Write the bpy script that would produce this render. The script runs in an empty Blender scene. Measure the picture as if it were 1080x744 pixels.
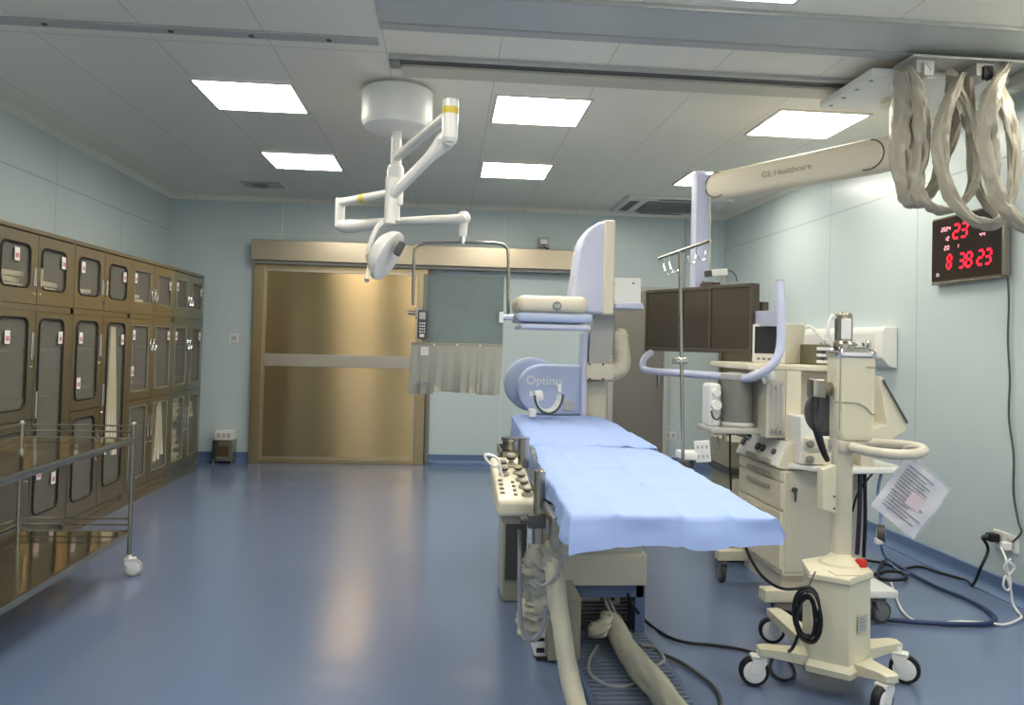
import bpy, bmesh, math, random
from mathutils import Vector, Matrix
random.seed(7)
PI = math.pi
SC = bpy.context.scene
COL = SC.collection

# ------------------------------------------------------------------ camera maths (room axes: X right, Y depth, Z up)
F, CY, YW, PT, RL, H = 824.0, 342.0, math.radians(4.8), math.radians(1.46), math.radians(1.44), 1.404
def P(px, py, Y=None, X=None, Z=None):
    a = (px-540)/F; b = (CY-py)/F
    cr = a*math.cos(RL)-b*math.sin(RL); u = a*math.sin(RL)+b*math.cos(RL)
    d = math.cos(PT)-u*math.sin(PT); z = math.sin(PT)+u*math.cos(PT)
    r = (cr*math.cos(YW)+d*math.sin(YW), -cr*math.sin(YW)+d*math.cos(YW), z)
    t = Y/r[1] if Y is not None else X/r[0] if X is not None else (Z-H)/r[2]
    return Vector((r[0]*t, r[1]*t, H+r[2]*t))
YB, XR, XL, ZC, YF = 9.08, 3.29, -3.13, 3.0, -1.0     # back, right, left, ceiling, front

# ------------------------------------------------------------------ materials
def lin(h):
    h = h.lstrip('#'); v = [int(h[i:i+2], 16)/255 for i in (0, 2, 4)]
    return tuple((c/12.92 if c <= .04045 else ((c+.055)/1.055)**2.4) for c in v)+(1,)
MATS = {}
def mat(name, col, rough=.5, metal=0., var=.06, scale=6., bump=0., bscale=60., stretch=(1,1,1), rvar=.0, trans=0., ior=1.45, coat=0., emis=None, estr=0., alpha=1., spec=.5):
    m = bpy.data.materials.new(name); m.use_nodes = True
    nt = m.node_tree; b = nt.nodes['Principled BSDF']
    c = lin(col) if isinstance(col, str) else col
    tc = nt.nodes.new('ShaderNodeTexCoord'); mp = nt.nodes.new('ShaderNodeMapping')
    mp.inputs['Scale'].default_value = stretch
    nt.links.new(tc.outputs['Object'], mp.inputs['Vector'])
    n = nt.nodes.new('ShaderNodeTexNoise'); n.inputs['Scale'].default_value = scale; n.inputs['Detail'].default_value = 4
    nt.links.new(mp.outputs[0], n.inputs['Vector'])
    mx = nt.nodes.new('ShaderNodeMix'); mx.data_type = 'RGBA'
    mx.inputs['A'].default_value = tuple(max(0, x*(1-var)) for x in c[:3])+(1,)
    mx.inputs['B'].default_value = tuple(min(1, x*(1+var)) for x in c[:3])+(1,)
    nt.links.new(n.outputs['Fac'], mx.inputs['Factor'])
    nt.links.new(mx.outputs['Result'], b.inputs['Base Color'])
    b.inputs['Roughness'].default_value = rough; b.inputs['Metallic'].default_value = metal
    b.inputs['Specular IOR Level'].default_value = spec
    if rvar:
        mr = nt.nodes.new('ShaderNodeMapRange')
        mr.inputs['To Min'].default_value = max(0, rough-rvar); mr.inputs['To Max'].default_value = min(1, rough+rvar)
        nt.links.new(n.outputs['Fac'], mr.inputs['Value']); nt.links.new(mr.outputs[0], b.inputs['Roughness'])
    if bump:
        n2 = nt.nodes.new('ShaderNodeTexNoise'); n2.inputs['Scale'].default_value = bscale
        nt.links.new(mp.outputs[0], n2.inputs['Vector'])
        bp = nt.nodes.new('ShaderNodeBump'); bp.inputs['Strength'].default_value = bump; bp.inputs['Distance'].default_value = .01
        nt.links.new(n2.outputs['Fac'], bp.inputs['Height']); nt.links.new(bp.outputs[0], b.inputs['Normal'])
    b.inputs['Transmission Weight'].default_value = trans; b.inputs['IOR'].default_value = ior
    b.inputs['Coat Weight'].default_value = coat; b.inputs['Alpha'].default_value = alpha
    if emis:
        b.inputs['Emission Color'].default_value = lin(emis); b.inputs['Emission Strength'].default_value = estr
    MATS[name] = m
    return m

def lines_mat(name, col, rough, axes, dark=.72, var=.03, spec=.5, metal=0, coat=0, vs=1.5):
    """painted panels with thin joints; axes = list of (axis index, spacing, offset, width)"""
    m = mat(name, col, rough, metal, var, vs, spec=spec, coat=coat)
    nt = m.node_tree; b = nt.nodes['Principled BSDF']
    src = b.inputs['Base Color'].links[0].from_socket
    geo = nt.nodes.new('ShaderNodeNewGeometry'); sp = nt.nodes.new('ShaderNodeSeparateXYZ')
    nt.links.new(geo.outputs['Position'], sp.inputs[0])
    tot = None
    for ax, spc, off, w in axes:
        def M(op, a, bb=None):
            q = nt.nodes.new('ShaderNodeMath'); q.operation = op
            for i, v in enumerate((a, bb)):
                if v is None: continue
                if isinstance(v, (int, float)): q.inputs[i].default_value = v
                else: nt.links.new(v, q.inputs[i])
            return q.outputs[0]
        s = sp.outputs[ax]
        if spc:
            v = M('ABSOLUTE', M('SUBTRACT', M('FRACT', M('ADD', M('DIVIDE', M('SUBTRACT', s, off), spc), 100.5)), .5))
            v = M('LESS_THAN', v, w/spc)
        else:
            v = M('LESS_THAN', M('ABSOLUTE', M('SUBTRACT', s, off)), w)
        tot = v if tot is None else M('MAXIMUM', tot, v)
    mx = nt.nodes.new('ShaderNodeMix'); mx.data_type = 'RGBA'
    c = lin(col); mx.inputs['B'].default_value = tuple(x*dark for x in c[:3])+(1,)
    nt.links.new(tot, mx.inputs['Factor']); nt.links.new(src, mx.inputs['A'])
    nt.links.new(mx.outputs['Result'], b.inputs['Base Color'])
    return m

WALLC = '#c4d1d1'
M_ceil = lines_mat('ceiling_panels', '#f6efde', .38, [(0, .62, .25, .003), (1, 0, 4.33, .004), (1, 0, 8.75, .003), (1, 0, 2.3, .003)], .7)
M_wb = lines_mat('wall_panels_back', WALLC, .3, [(0, 1.27, .65, .004), (2, 0, 2.59, .005)], 1.14)
M_ws = lines_mat('wall_panels_side', WALLC, .28, [(1, 1.26, 6.49, .005), (2, 0, 2.59, .006)], .72)
M_floor = mat('blue_vinyl', '#697998', .2, 0, .12, 160, bump=.02, bscale=2.2, rvar=.03, coat=.15, spec=.8)
M_base = mat('baseboard_vinyl', '#5c7396', .35, 0, .06, 20)
M_steel = mat('stainless', '#a9a294', .22, 1, .05, 3, bump=.05, bscale=4)
M_cab = mat('cabinet_steel', '#9c9483', .33, 1, .08, 1.2, bump=.06, bscale=3)
M_cabd = mat('cabinet_door_steel', '#9f9785', .3, 1, .08, 1.6, bump=.08, bscale=2.5)
M_gold = mat('door_steel', '#bfa67a', .21, 1, .02, 1.0, stretch=(3, 1, .12), bump=.05, bscale=1.4)
def brushed(m, aniso=.93, rot=.25):
    nt = m.node_tree; b = nt.nodes['Principled BSDF']; t = nt.nodes.new('ShaderNodeTangent'); t.direction_type = 'RADIAL'; t.axis = 'Z'
    nt.links.new(t.outputs[0], b.inputs['Tangent']); b.inputs['Anisotropic'].default_value = aniso; b.inputs['Anisotropic Rotation'].default_value = rot
brushed(M_gold)
M_goldf = mat('door_frame_steel', '#b5a27c', .3, 1, .05, 2)
M_band = mat('door_band_steel', '#b9b2a3', .4, 1, .05, 2)
M_beam = mat('header_steel', '#b9ad97', .33, 1, .04, .8, bump=.02, bscale=1.5)
M_grey = mat('grey_door', '#8a857c', .4, .6, .05, 1)
M_brown = mat('bronze_panel', '#857458', .3, .85, .15, 1.5, stretch=(1, 3, .5))
M_white = mat('white_enamel', '#e6e4de', .25, 0, .02, 5)
M_wplast = mat('white_plastic', '#e9e8e2', .4, 0, .02, 5)
M_cream = mat('cream_plastic', '#dcd4bd', .38, 0, .03, 6)
M_cream2 = mat('aged_cream', '#d6d0b6', .35, 0, .03, 6)
M_beige = mat('beige_metal', '#c9c3b2', .4, 0, .03, 6)
M_taupe = mat('taupe_metal', '#9d9886', .45, 0, .04, 8)
M_lilac = mat('lilac_plastic', '#c6cae0', .3, 0, .03, 4)
M_lilac2 = mat('blue_lilac_shell', '#b3bfd8', .3, 0, .03, 4)
M_bluep = mat('steel_blue_panel', '#5f7191', .4, 0, .05, 6)
M_dgrey = mat('dark_grey', '#4c4c4a', .45, 0, .05, 8)
M_mgrey = mat('mid_grey', '#83827d', .45, 0, .05, 8)
M_lgrey = mat('light_grey', '#b5b4ae', .4, 0, .04, 8)
M_black = mat('black_rubber', '#17171a', .5, 0, .1, 10)
M_chrome = mat('chrome', '#d8d8d4', .12, 1, .03, 10)
M_screen = mat('screen_glass', '#4b443a', .2, 0, .05, 2, spec=.6)
M_screen2 = mat('display_dark', '#2a2d31', .18, 0, .05, 2)
M_bezel = mat('bezel_black', '#565046', .35, 0, .05, 6)
M_drape = mat('blue_drape', '#9fb6e6', .8, 0, .05, 3, bump=.5, bscale=9)
M_drape2 = mat('blue_drape_underside', '#5c86cc', .8, 0, .05, 3)
M_sleeve = mat('sleeve_cloth', '#c2beac', .7, 0, .08, 14, bump=.3, bscale=30)
M_bag = mat('cable_bag', '#a09a8b', .38, 0, .12, 10, bump=.9, bscale=16)
M_red = mat('red_plastic', '#c0281e', .35, 0, .03, 5)
M_led = mat('red_led', '#ff1020', .4, emis='#ff1430', estr=3.)
M_ledw = mat('pink_led', '#ff90a0', .4, emis='#ffb0b8', estr=1.4)
M_sticker = mat('sticker', '#ece6e0', .5, 0, .02, 4)
M_pink = mat('sticker_print', '#c9848a', .5, 0, .1, 40)
M_ink = mat('ink', '#8a8890', .7, 0, .1, 30)
M_ink2 = mat('faint_ink', '#b3a893', .7, 0, .05, 30)
M_yellow = mat('yellow_sticker', '#d9c14a', .5)
M_paper = mat('paper', '#f0edf0', .6, 0, .03, 8)
M_packs = mat('white_packaging', '#f1efe8', .35, 0, .12, 14, bump=.5, bscale=14)
M_emit = mat('light_diffuser', '#ffffff', .5, emis='#fff8ea', estr=19.)
M_glass = None
def glass(name, tint, a, rough=.05):
    """thin sheet: part transparent, part reflecting"""
    m = bpy.data.materials.new(name); m.use_nodes = True; nt = m.node_tree; nt.nodes.clear()
    o = nt.nodes.new('ShaderNodeOutputMaterial'); t = nt.nodes.new('ShaderNodeBsdfTransparent'); t.inputs[0].default_value = lin(tint)
    g = nt.nodes.new('ShaderNodeBsdfPrincipled'); g.inputs['Base Color'].default_value = lin(tint); g.inputs['Roughness'].default_value = rough
    n = nt.nodes.new('ShaderNodeTexNoise'); n.inputs['Scale'].default_value = 3
    mr = nt.nodes.new('ShaderNodeMapRange'); mr.inputs['To Min'].default_value = a*.85; mr.inputs['To Max'].default_value = a*1.15
    nt.links.new(n.outputs['Fac'], mr.inputs['Value'])
    mx = nt.nodes.new('ShaderNodeMixShader'); nt.links.new(mr.outputs[0], mx.inputs[0])
    nt.links.new(t.outputs[0], mx.inputs[1]); nt.links.new(g.outputs[0], mx.inputs[2]); nt.links.new(mx.outputs[0], o.inputs[0])
    return m
M_glass = glass('cabinet_glass', '#f1eee4', .12)
M_acryl = glass('lead_acrylic', '#b9c2bf', .28, .1)
M_clear = glass('clear_plastic', '#f2f2f4', .25, .12)
M_jar = glass('smoky_canister', '#9d9d94', .6, .1)

# ------------------------------------------------------------------ mesh builder (world coordinates)
def smooth_path(pts, n=6):
    pts = [Vector(p) for p in pts]
    if len(pts) < 3: return pts
    out = []
    for i in range(len(pts)-1):
        p0 = pts[max(i-1, 0)]; p1 = pts[i]; p2 = pts[i+1]; p3 = pts[min(i+2, len(pts)-1)]
        for k in range(n):
            t = k/n
            out.append(.5*((2*p1)+(-p0+p2)*t+(2*p0-5*p1+4*p2-p3)*t*t+(-p0+3*p1-3*p2+p3)*t**3))
    out.append(pts[-1]); return out

class MB:
    def __init__(s, M=None): s.bm = bmesh.new(); s.M = M or Matrix.Identity(4)
    def _add(s, tmp, M=None):
        me = bpy.data.meshes.new('t'); 
        bmesh.ops.transform(tmp, matrix=s.M @ (M or Matrix.Identity(4)), verts=tmp.verts)
        tmp.to_mesh(me); tmp.free(); s.bm.from_mesh(me); bpy.data.meshes.remove(me)
        return s
    def box(s, x0, x1, y0, y1, z0, z1, bev=0., seg=2, M=None):
        t = bmesh.new(); bmesh.ops.create_cube(t, size=1)
        for v in t.verts: v.co = Vector(((x0+x1)/2+v.co.x*(x1-x0), (y0+y1)/2+v.co.y*(y1-y0), (z0+z1)/2+v.co.z*(z1-z0)))
        if bev: bmesh.ops.bevel(t, geom=t.edges[:], offset=bev, segments=seg, affect='EDGES', profile=.5)
        return s._add(t, M)
    def cbox(s, c, sz, rz=0, bev=0., seg=2, R=None):
        M = Matrix.Translation(Vector(c)) @ (R if R is not None else Matrix.Rotation(rz, 4, 'Z'))
        return s.box(-sz[0]/2, sz[0]/2, -sz[1]/2, sz[1]/2, -sz[2]/2, sz[2]/2, bev, seg, M)
    def prism(s, poly, a, b, axis='Y', bev=0., seg=2):
        """poly: 2-D points; axis Y -> (x,z), Z -> (x,y), X -> (y,z)"""
        t = bmesh.new()
        def mk(p, h): return {'Y': (p[0], h, p[1]), 'Z': (p[0], p[1], h), 'X': (h, p[0], p[1])}[axis]
        va = [t.verts.new(mk(p, a)) for p in poly]; vb = [t.verts.new(mk(p, b)) for p in poly]
        n = len(poly)
        t.faces.new(va); t.faces.new(vb[::-1])
        for i in range(n): t.faces.new((va[i], vb[i], vb[(i+1) % n], va[(i+1) % n]))
        bmesh.ops.recalc_face_normals(t, faces=t.faces[:])
        if bev:
            es = [e for e in t.edges if len(e.link_faces) == 2 and e.calc_face_angle() > .5]
            bmesh.ops.bevel(t, geom=es, offset=bev, segments=seg, affect='EDGES', profile=.5)
        return s._add(t)
    def loft(s, rings, close=True):
        t = bmesh.new(); R = [[t.verts.new(p) for p in r] for r in rings]; n = len(R[0])
        for i in range(len(R)-1):
            for j in range(n):
                k = (j+1) % n
                t.faces.new((R[i][j], R[i][k], R[i+1][k], R[i+1][j]))
        if close: t.faces.new(R[0][::-1]); t.faces.new(R[-1])
        bmesh.ops.recalc_face_normals(t, faces=t.faces[:])
        return s._add(t)
    def tube(s, pts, r, seg=10, sm=0, flat=1., closed=False):
        pts = smooth_path(pts, sm) if sm else [Vector(p) for p in pts]
        n = len(pts); rr = r if isinstance(r, (list, tuple)) else None
        rings = []; up = None
        for i, p in enumerate(pts):
            if closed: d = pts[(i+1) % n]-pts[i-1]
            else: d = pts[min(i+1, n-1)]-pts[max(i-1, 0)]
            d = d.normalized() if d.length > 1e-9 else Vector((0, 0, 1))
            if up is None:
                up = Vector((0, 0, 1)) if abs(d.z) < .9 else Vector((0, 1, 0))
            u = (up-d*up.dot(d)); u = u.normalized() if u.length > 1e-6 else d.orthogonal().normalized()
            w = d.cross(u); up = u
            if rr:
                f = i/(n-1)*(len(rr)-1); k = min(int(f), len(rr)-2); q = rr[k]*(1-f+k)+rr[k+1]*(f-k)
            else: q = r
            rings.append([p+u*math.cos(2*PI*j/seg)*q+w*math.sin(2*PI*j/seg)*q*flat for j in range(seg)])
        if closed: rings.append(rings[0][:]); return s.loft(rings, False)
        return s.loft(rings)
    def cyl(s, a, b, r, r2=None, seg=20, bev=0.):
        return s.tube([a, b], [r, r if r2 is None else r2], seg)
    def lathe(s, prof, o, ax=(0, 0, 1), seg=28, sx=1.):
        """prof (r, h) along axis from o"""
        ax = Vector(ax).normalized(); u = ax.orthogonal().normalized(); w = ax.cross(u); o = Vector(o)
        return s.loft([[o+ax*h+(u*math.cos(2*PI*j/seg)+w*math.sin(2*PI*j/seg))*max(r, 1e-4) for j in range(seg)] for r, h in prof])
    def ell(s, c, rx, ry, rz, M=None, u=20, v=12):
        t = bmesh.new(); bmesh.ops.create_uvsphere(t, u_segments=u, v_segments=v, radius=1)
        return s._add(t, Matrix.Translation(Vector(c)) @ (M or Matrix.Identity(4)) @ Matrix.Diagonal((rx, ry, rz, 1)))
    def sheet(s, rows, th=.003):
        t = bmesh.new(); V = [[t.verts.new(p) for p in r] for r in rows]
        for i in range(len(V)-1):
            for j in range(len(V[0])-1): t.faces.new((V[i][j], V[i][j+1], V[i+1][j+1], V[i+1][j]))
        bmesh.ops.recalc_face_normals(t, faces=t.faces[:])
        if th: bmesh.ops.solidify(t, geom=t.faces[:], thickness=th)
        return s._add(t)
    def build(s, name, m, parent=None, loc=None, ang=35):
        me = bpy.data.meshes.new(name)
        o = bpy.data.objects.new(name, me); COL.objects.link(o)
        off = Vector((0, 0, 0))
        if parent is not None:
            o.parent = parent; off = root_loc(parent)
        elif loc is not None:
            off = Vector(loc); o.location = off
        else:
            c = [v.co for v in s.bm.verts]
            off = Vector(((min(v.x for v in c)+max(v.x for v in c))/2, (min(v.y for v in c)+max(v.y for v in c))/2, min(v.z for v in c))); o.location = off
        bmesh.ops.translate(s.bm, vec=-off, verts=s.bm.verts)
        s.bm.to_mesh(me); s.bm.free()
        for p in me.polygons: p.use_smooth = True
        me.set_sharp_from_angle(angle=math.radians(ang))
        for q in (m if isinstance(m, (list, tuple)) else [m]): me.materials.append(q)
        wn = o.modifiers.new('weighted', 'WEIGHTED_NORMAL'); wn.keep_sharp = True; wn.weight = 50
        return o
def _islands(bm):
    seen = set(); out = []
    for v in bm.verts:
        if v in seen: continue
        st = [v]; seen.add(v); comp = []
        while st:
            q = st.pop(); comp.append(q)
            for e in q.link_edges:
                o = e.other_vert(q)
                if o not in seen: seen.add(o); st.append(o)
        out.append(comp)
    return out
def build_each(mb, name, m, parent):
    bm = mb.bm; bm.verts.index_update()
    for comp in _islands(bm):
        nb = MB(); mp = {v: nb.bm.verts.new(v.co) for v in comp}
        for f in {f for v in comp for f in v.link_faces}: nb.bm.faces.new([mp[v] for v in f.verts])
        nb.build(name, m, parent)
    bm.free()
def root_loc(o):
    v = Vector(o.location)
    while o.parent is not None: o = o.parent; v = v+Vector(o.location)
    return v
def tag(o, label, cat, group=None, kind=None):
    if label: o['label'] = label
    if cat: o['category'] = cat
    if group: o['group'] = group
    if kind: o['kind'] = kind
    return o
def thing(name, label, cat, loc, group=None, kind=None):
    o = bpy.data.objects.new(name, None); o.empty_display_size = .1; o.location = Vector(loc); COL.objects.link(o)
    return tag(o, label, cat, group, kind)
def struct(mb, name, m, label=None, cat=None):
    o = mb.build(name, m); o['kind'] = 'structure'
    if label: o['label'] = label
    if cat: o['category'] = cat
    return o
def copy_tree(o, parent=None):
    c = o.copy(); COL.objects.link(c)
    if parent is not None: c.parent = parent
    for ch in list(o.children): copy_tree(ch, c)
    return c
def text_mesh(body, size, M, name, m, parent, th=.0015, bold=0.):
    cu = bpy.data.curves.new('txt', 'FONT'); cu.body = body; cu.size = size; cu.extrude = th; cu.align_x = 'CENTER'; cu.align_y = 'CENTER'; cu.offset = bold
    ob = bpy.data.objects.new('txt', cu); COL.objects.link(ob)
    dg = bpy.context.evaluated_depsgraph_get(); me = bpy.data.meshes.new_from_object(ob.evaluated_get(dg))
    bpy.data.objects.remove(ob); bpy.data.curves.remove(cu)
    me.transform(Matrix.Translation(-root_loc(parent)) @ M); me.materials.clear(); me.materials.append(m)
    o = bpy.data.objects.new(name, me); COL.objects.link(o); o.parent = parent
    return o
def frame(o, x, y):
    """matrix with local x,y along world vectors x,y and origin o"""
    x = Vector(x).normalized(); y = Vector(y); y = (y-x*y.dot(x)).normalized(); z = x.cross(y)
    M = Matrix((x, y, z)).transposed().to_4x4(); M.translation = Vector(o); return M
def S(pts, **k): return [P(a, b, **k) for a, b in pts]

# ================================================================== SETTING
T = .12
struct(MB().box(XL-T, XR+T, YF-T, YB+T, -.1, 0), 'floor', M_floor, 'glossy blue speckled vinyl floor', 'floor')
struct(MB().box(XL-T, XR+T, YF-T, YB+T, ZC, ZC+.1), 'ceiling', M_ceil, 'off-white metal panel ceiling', 'ceiling')
struct(MB().box(XL-T, XR+T, YB, YB+T, 0, ZC), 'wall_back', M_wb, 'pale blue panelled wall behind the sliding door', 'wall')
struct(MB().box(XL-T, XL, YF, YB, 0, ZC), 'wall_left', M_ws, 'pale blue panelled wall above the steel cabinets', 'wall')
struct(MB().box(XR, XR+T, YF, YB, 0, ZC), 'wall_right', M_ws, 'pale blue panelled wall with the red digital clock', 'wall')
wf = MB().box(XL-T, -2.65, YF-T, YF, 0, ZC).box(-2.65, -1.6, YF-T, YF, 2.35, ZC).box(-1.6, -.95, YF-T, YF, 0, ZC).box(-.95, XR+T, YF-T, YF, 0, .55).box(-.95, XR+T, YF-T, YF, 2.75, ZC)  # unseen wall; left opening and pier added to streak the gold door with light
struct(wf, 'wall_front', M_ws, 'unseen front wall with the observation window and an added opening for light', 'wall')
def skirting(a, b, n):
    """coved skirting following the wall from a to b, n = into room"""
    a, b, n = Vector(a), Vector(b), Vector(n); prof = [(0, 0), (.06, 0), (.06, .004), (.035, .012), (.018, .03), (.012, .05), (.012, .105), (0, .11)]
    return MB().loft([[p+n*u+Vector((0, 0, v)) for u, v in prof] for p in (a, b)])
struct(skirting((XR, YF, 0), (XR, YB, 0), (-1, 0, 0)), 'baseboard_right', M_base)
struct(skirting((XL, YF, 0), (XL, YB, 0), (1, 0, 0)), 'baseboard_left', M_base)
for i, (a, b) in enumerate([(XL, -2.17), (-.22, 1.9), (2.62, XR)]):
    struct(skirting((a, YB, 0), (b, YB, 0), (0, -1, 0)), 'baseboard_back' if i == 0 else 'baseboard_back.%03d' % i, M_base)
# ceiling coves
for i, (x0, x1) in enumerate([(XL, XL+.05), (XR-.05, XR)]):
    struct(MB().prism([(x0, ZC), (x1, ZC), (x0 if i == 0 else x1, ZC-.05)], YF, YB, 'Y'), 'trim_%d' % (i+1), M_ceil)
struct(MB().prism([(YB, ZC), (YB-.05, ZC), (YB, ZC-.05)], XL, XR, 'X'), 'trim_3', M_ceil)

# sliding door (gold stainless) -------------------------------------------------
d1 = thing('door_1', 'large gold-toned stainless steel sliding door', 'door', (-1.18, YB, 0), kind='structure')
MB().box(-2.06, -.32, YB-.07, YB-.02, .05, 2.2, .004).build('door_leaf', M_gold, d1)
MB().box(-2.04, -.34, YB-.078, YB-.068, 1.09, 1.23, .003).build('bumper_band', M_band, d1)
f = MB()
f.box(-2.17, -2.05, YB-.10, YB-.0, 0, 2.26, .006).box(-.33, -.22, YB-.10, YB-.0, 0, 2.26, .006).box(-2.05, -.33, YB-.10, YB, 0, .055, .004).box(-2.05, -.33, YB-.09, YB, 2.19, 2.26, .004)
f.build('door_frame', M_goldf, d1)
# lighter inner bead
MB().box(-2.05, -2.03, YB-.085, YB-.06, .05, 2.19).box(-.35, -.33, YB-.085, YB-.06, .05, 2.19).box(-2.03, -.35, YB-.085, YB-.06, 2.16, 2.19).box(-2.03, -.35, YB-.085, YB-.06, .055, .075).build('door_bead', M_beam, d1)
# header beam
hb = thing('trim_4', 'long brushed steel header track above the sliding door', 'trim', (-.3, YB, 2.26), kind='structure')
MB().box(-2.19, 1.66, YB-.2, YB-.002, 2.27, 2.5, .008).build('track_cover', M_beam, hb)
MB().box(-2.17, 1.64, YB-.17, YB-.002, 2.235, 2.27).build('track_underside', M_mgrey, hb)
# recess door post right of the gold door
struct(MB().box(-.215, -.17, YB-.04, YB, .02, 2.23, .004), 'trim_5', M_grey)
# grey door on the right of back wall
d2 = thing('door_2', 'dull grey steel door behind the scanner arm', 'door', (2.25, YB, 0), kind='structure')
MB().box(1.96, 2.56, YB-.05, YB-.005, .01, 2.06, .004).build('door_leaf', M_grey, d2)
MB().box(1.9, 1.96, YB-.07, YB, 0, 2.12, .004).box(2.56, 2.62, YB-.07, YB, 0, 2.12, .004).box(1.96, 2.56, YB-.07, YB, 2.06, 2.12, .004).build('door_frame', M_lgrey, d2)
MB().cyl((2.5, YB-.09, .95), (2.5, YB-.09, 1.15), .012).cyl((2.5, YB-.09, .97), (2.5, YB-.04, .97), .008).cyl((2.5, YB-.09, 1.13), (2.5, YB-.04, 1.13), .008).build('door_handle', M_chrome, d2)
# column panel right of it
struct(MB().box(2.80, 2.815, YB-.012, YB, .1, ZC-.05), 'trim_6', M_lgrey)
# door on the right wall, far corner
d3 = thing('door_3', 'bronze brown reflective door at the far end of the right wall', 'door', (XR, 8.3, 0), kind='structure')
MB().box(XR-.05, XR-.003, 7.98, 8.94, .01, 1.86, .004).build('door_leaf', M_brown, d3)
MB().box(XR-.07, XR, 7.9, 7.98, 0, 1.9, .004).box(XR-.07, XR, 8.94, 9.02, 0, 1.9, .004).box(XR-.07, XR, 7.98, 8.94, 1.86, 1.9, .004).build('door_frame', M_brown, d3)
# ceiling rails along X
t = thing('ceiling_rail', 'thin pale ceiling strip rail nearest the top of the photo, full width', 'rail', (1.45, 3.92, ZC-.02))
MB().box(-.375, XR-.06, 3.885, 3.96, ZC-.022, ZC, .005).build('rail_flange', M_lgrey, t)
MB().box(-.375, XR-.06, 3.96, 3.975, ZC-.012, ZC-.001).build('slot', M_dgrey, t)
t = thing('ceiling_rail', 'long ceiling rail with a dark slot that carries the mounting plate', 'rail', (1.45, 4.5, ZC-.02))
MB().box(-.36, XR-.06, 4.34, 4.375, ZC-.02, ZC, .004).build('slot_lip', M_lgrey, t)
MB().box(-.34, XR-.06, 4.375, 4.48, ZC-.006, ZC-.001).build('slot', M_dgrey, t)
MB().box(-.30, XR-.06, 4.48, 4.66, ZC-.022, ZC, .006).build('rail_flange', M_beige, t)
MB().box(-.36, -.30, 4.375, 4.50, ZC-.03, ZC, .004).build('end_cap', M_mgrey, t)
t = thing('ceiling_channel', 'broad grey ceiling channel crossing the top of the room', 'ceiling channel', (1.4, 3.7, ZC-.03))
MB().box(-.375, XR-.06, 3.54, 3.882, ZC-.016, ZC, .005).build('channel_cover', mat('channel_paint', '#bdbfba', .35), t)
MB().box(-.375, XR-.06, 3.515, 3.54, ZC-.022, ZC, .003).build('edge_strip', M_lgrey, t)
t = thing('ceiling_strip', 'narrow screwed ceiling cover strip left of the lamp mount', 'cover strip', (-1.74, 4.17, ZC-.014))
MB().box(XL+.05, -.40, 4.12, 4.21, ZC-.012, ZC, .004).build('strip', M_lgrey, t)
b = MB()
for x in (-2.95, -2.1, -1.47, -1.06, -.66): b.cyl((x, 4.165, ZC-.018), (x, 4.165, ZC-.008), .014, seg=10)
build_each(b, 'screw', M_dgrey, t)

# ceiling lights
NL = P(836, 1, Z=ZC)
LG = [(x, y) for y in (6.81, 4.96) for x in (-1.615, .29, 2.17)]+[(x, y) for y in (NL.y-.6, .9) for x in (NL.x-2.5, NL.x-.6, NL.x+1.15)]
LBL = {(0, 0): 'square ceiling light panel far left, above the gold door', (0, 1): 'square ceiling light panel in the far row, middle of three', (0, 2): 'square ceiling light panel in the far row, half hidden by the monitor arm',
       (1, 0): 'square ceiling light panel left of the surgical lamp mount', (1, 1): 'square ceiling light panel just right of the surgical lamp mount', (1, 2): 'square ceiling light panel above the cream monitor arm', (2, 1): 'square ceiling light cut by the top edge of the photo'}
lp = None
for i, (x, y) in enumerate(LG):
    if lp is None:
        lp = thing('ceiling_light', '', 'ceiling light', (x, y, ZC-.012), 'recessed ceiling light panels')
        MB().box(x-.02, x+.62, y-.02, y+.0, ZC-.012, ZC-.001).box(x-.02, x+.62, y+.6, y+.62, ZC-.012, ZC-.001).box(x-.02, x, y, y+.6, ZC-.012, ZC-.001).box(x+.6, x+.62, y, y+.6, ZC-.012, ZC-.001).build('light_frame', M_white, lp)
        MB().box(x, x+.6, y, y+.6, ZC-.009, ZC-.001).build('diffuser', M_emit, lp); c = lp
    else:
        c = copy_tree(lp); c.location = (x, y, ZC-.012)
    r = (i//3, i % 3)
    c['label'] = LBL.get(r, 'square ceiling light panel nearer than the top edge of the photo' if i < 9 else 'square ceiling light panel above the viewer')

# air conditioner cassette / vents
t = thing('air_vent', 'white ceiling air conditioning grille near the far right corner', 'air vent', (2.3, 8.3, ZC-.03))
MB().box(1.87, 3.0, 8.02, 8.98, ZC-.03, ZC, .01).build('vent_panel', M_white, t)
b = MB()
b.box(2.12, 2.75, 8.18, 8.82, ZC-.035, ZC-.028)
b.build('grille', M_mgrey, t)
b = MB()
for k in range(9): b.cbox((2.435, 8.22+k*.07, ZC-.036), (.62, .03, .004), R=Matrix.Rotation(.5, 4, 'X'))
b.build('louvre', M_lgrey, t)
MB().box(1.93, 2.03, 8.2, 8.8, ZC-.034, ZC-.028, .003).box(2.2, 2.7, 8.9, 8.95, ZC-.034, ZC-.028, .002).box(2.2, 2.7, 8.06, 8.11, ZC-.034, ZC-.028, .002).build('outlet_slot', M_dgrey, t)
t = thing('ceiling_detector', 'small flat ceiling detector above the left side of the gold door', 'detector', (-1.97, 8.31, ZC-.03))
MB().lathe([(.09, 0), (.09, .008), (.05, .03)], (-1.97, 8.31, ZC), (0, 0, -1)).build('detector_body', M_mgrey, t)
MB().box(-2.15, -1.75, 8.15, 8.45, ZC-.006, ZC-.0005, .002).build('detector_plate', M_lgrey, t)

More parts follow.
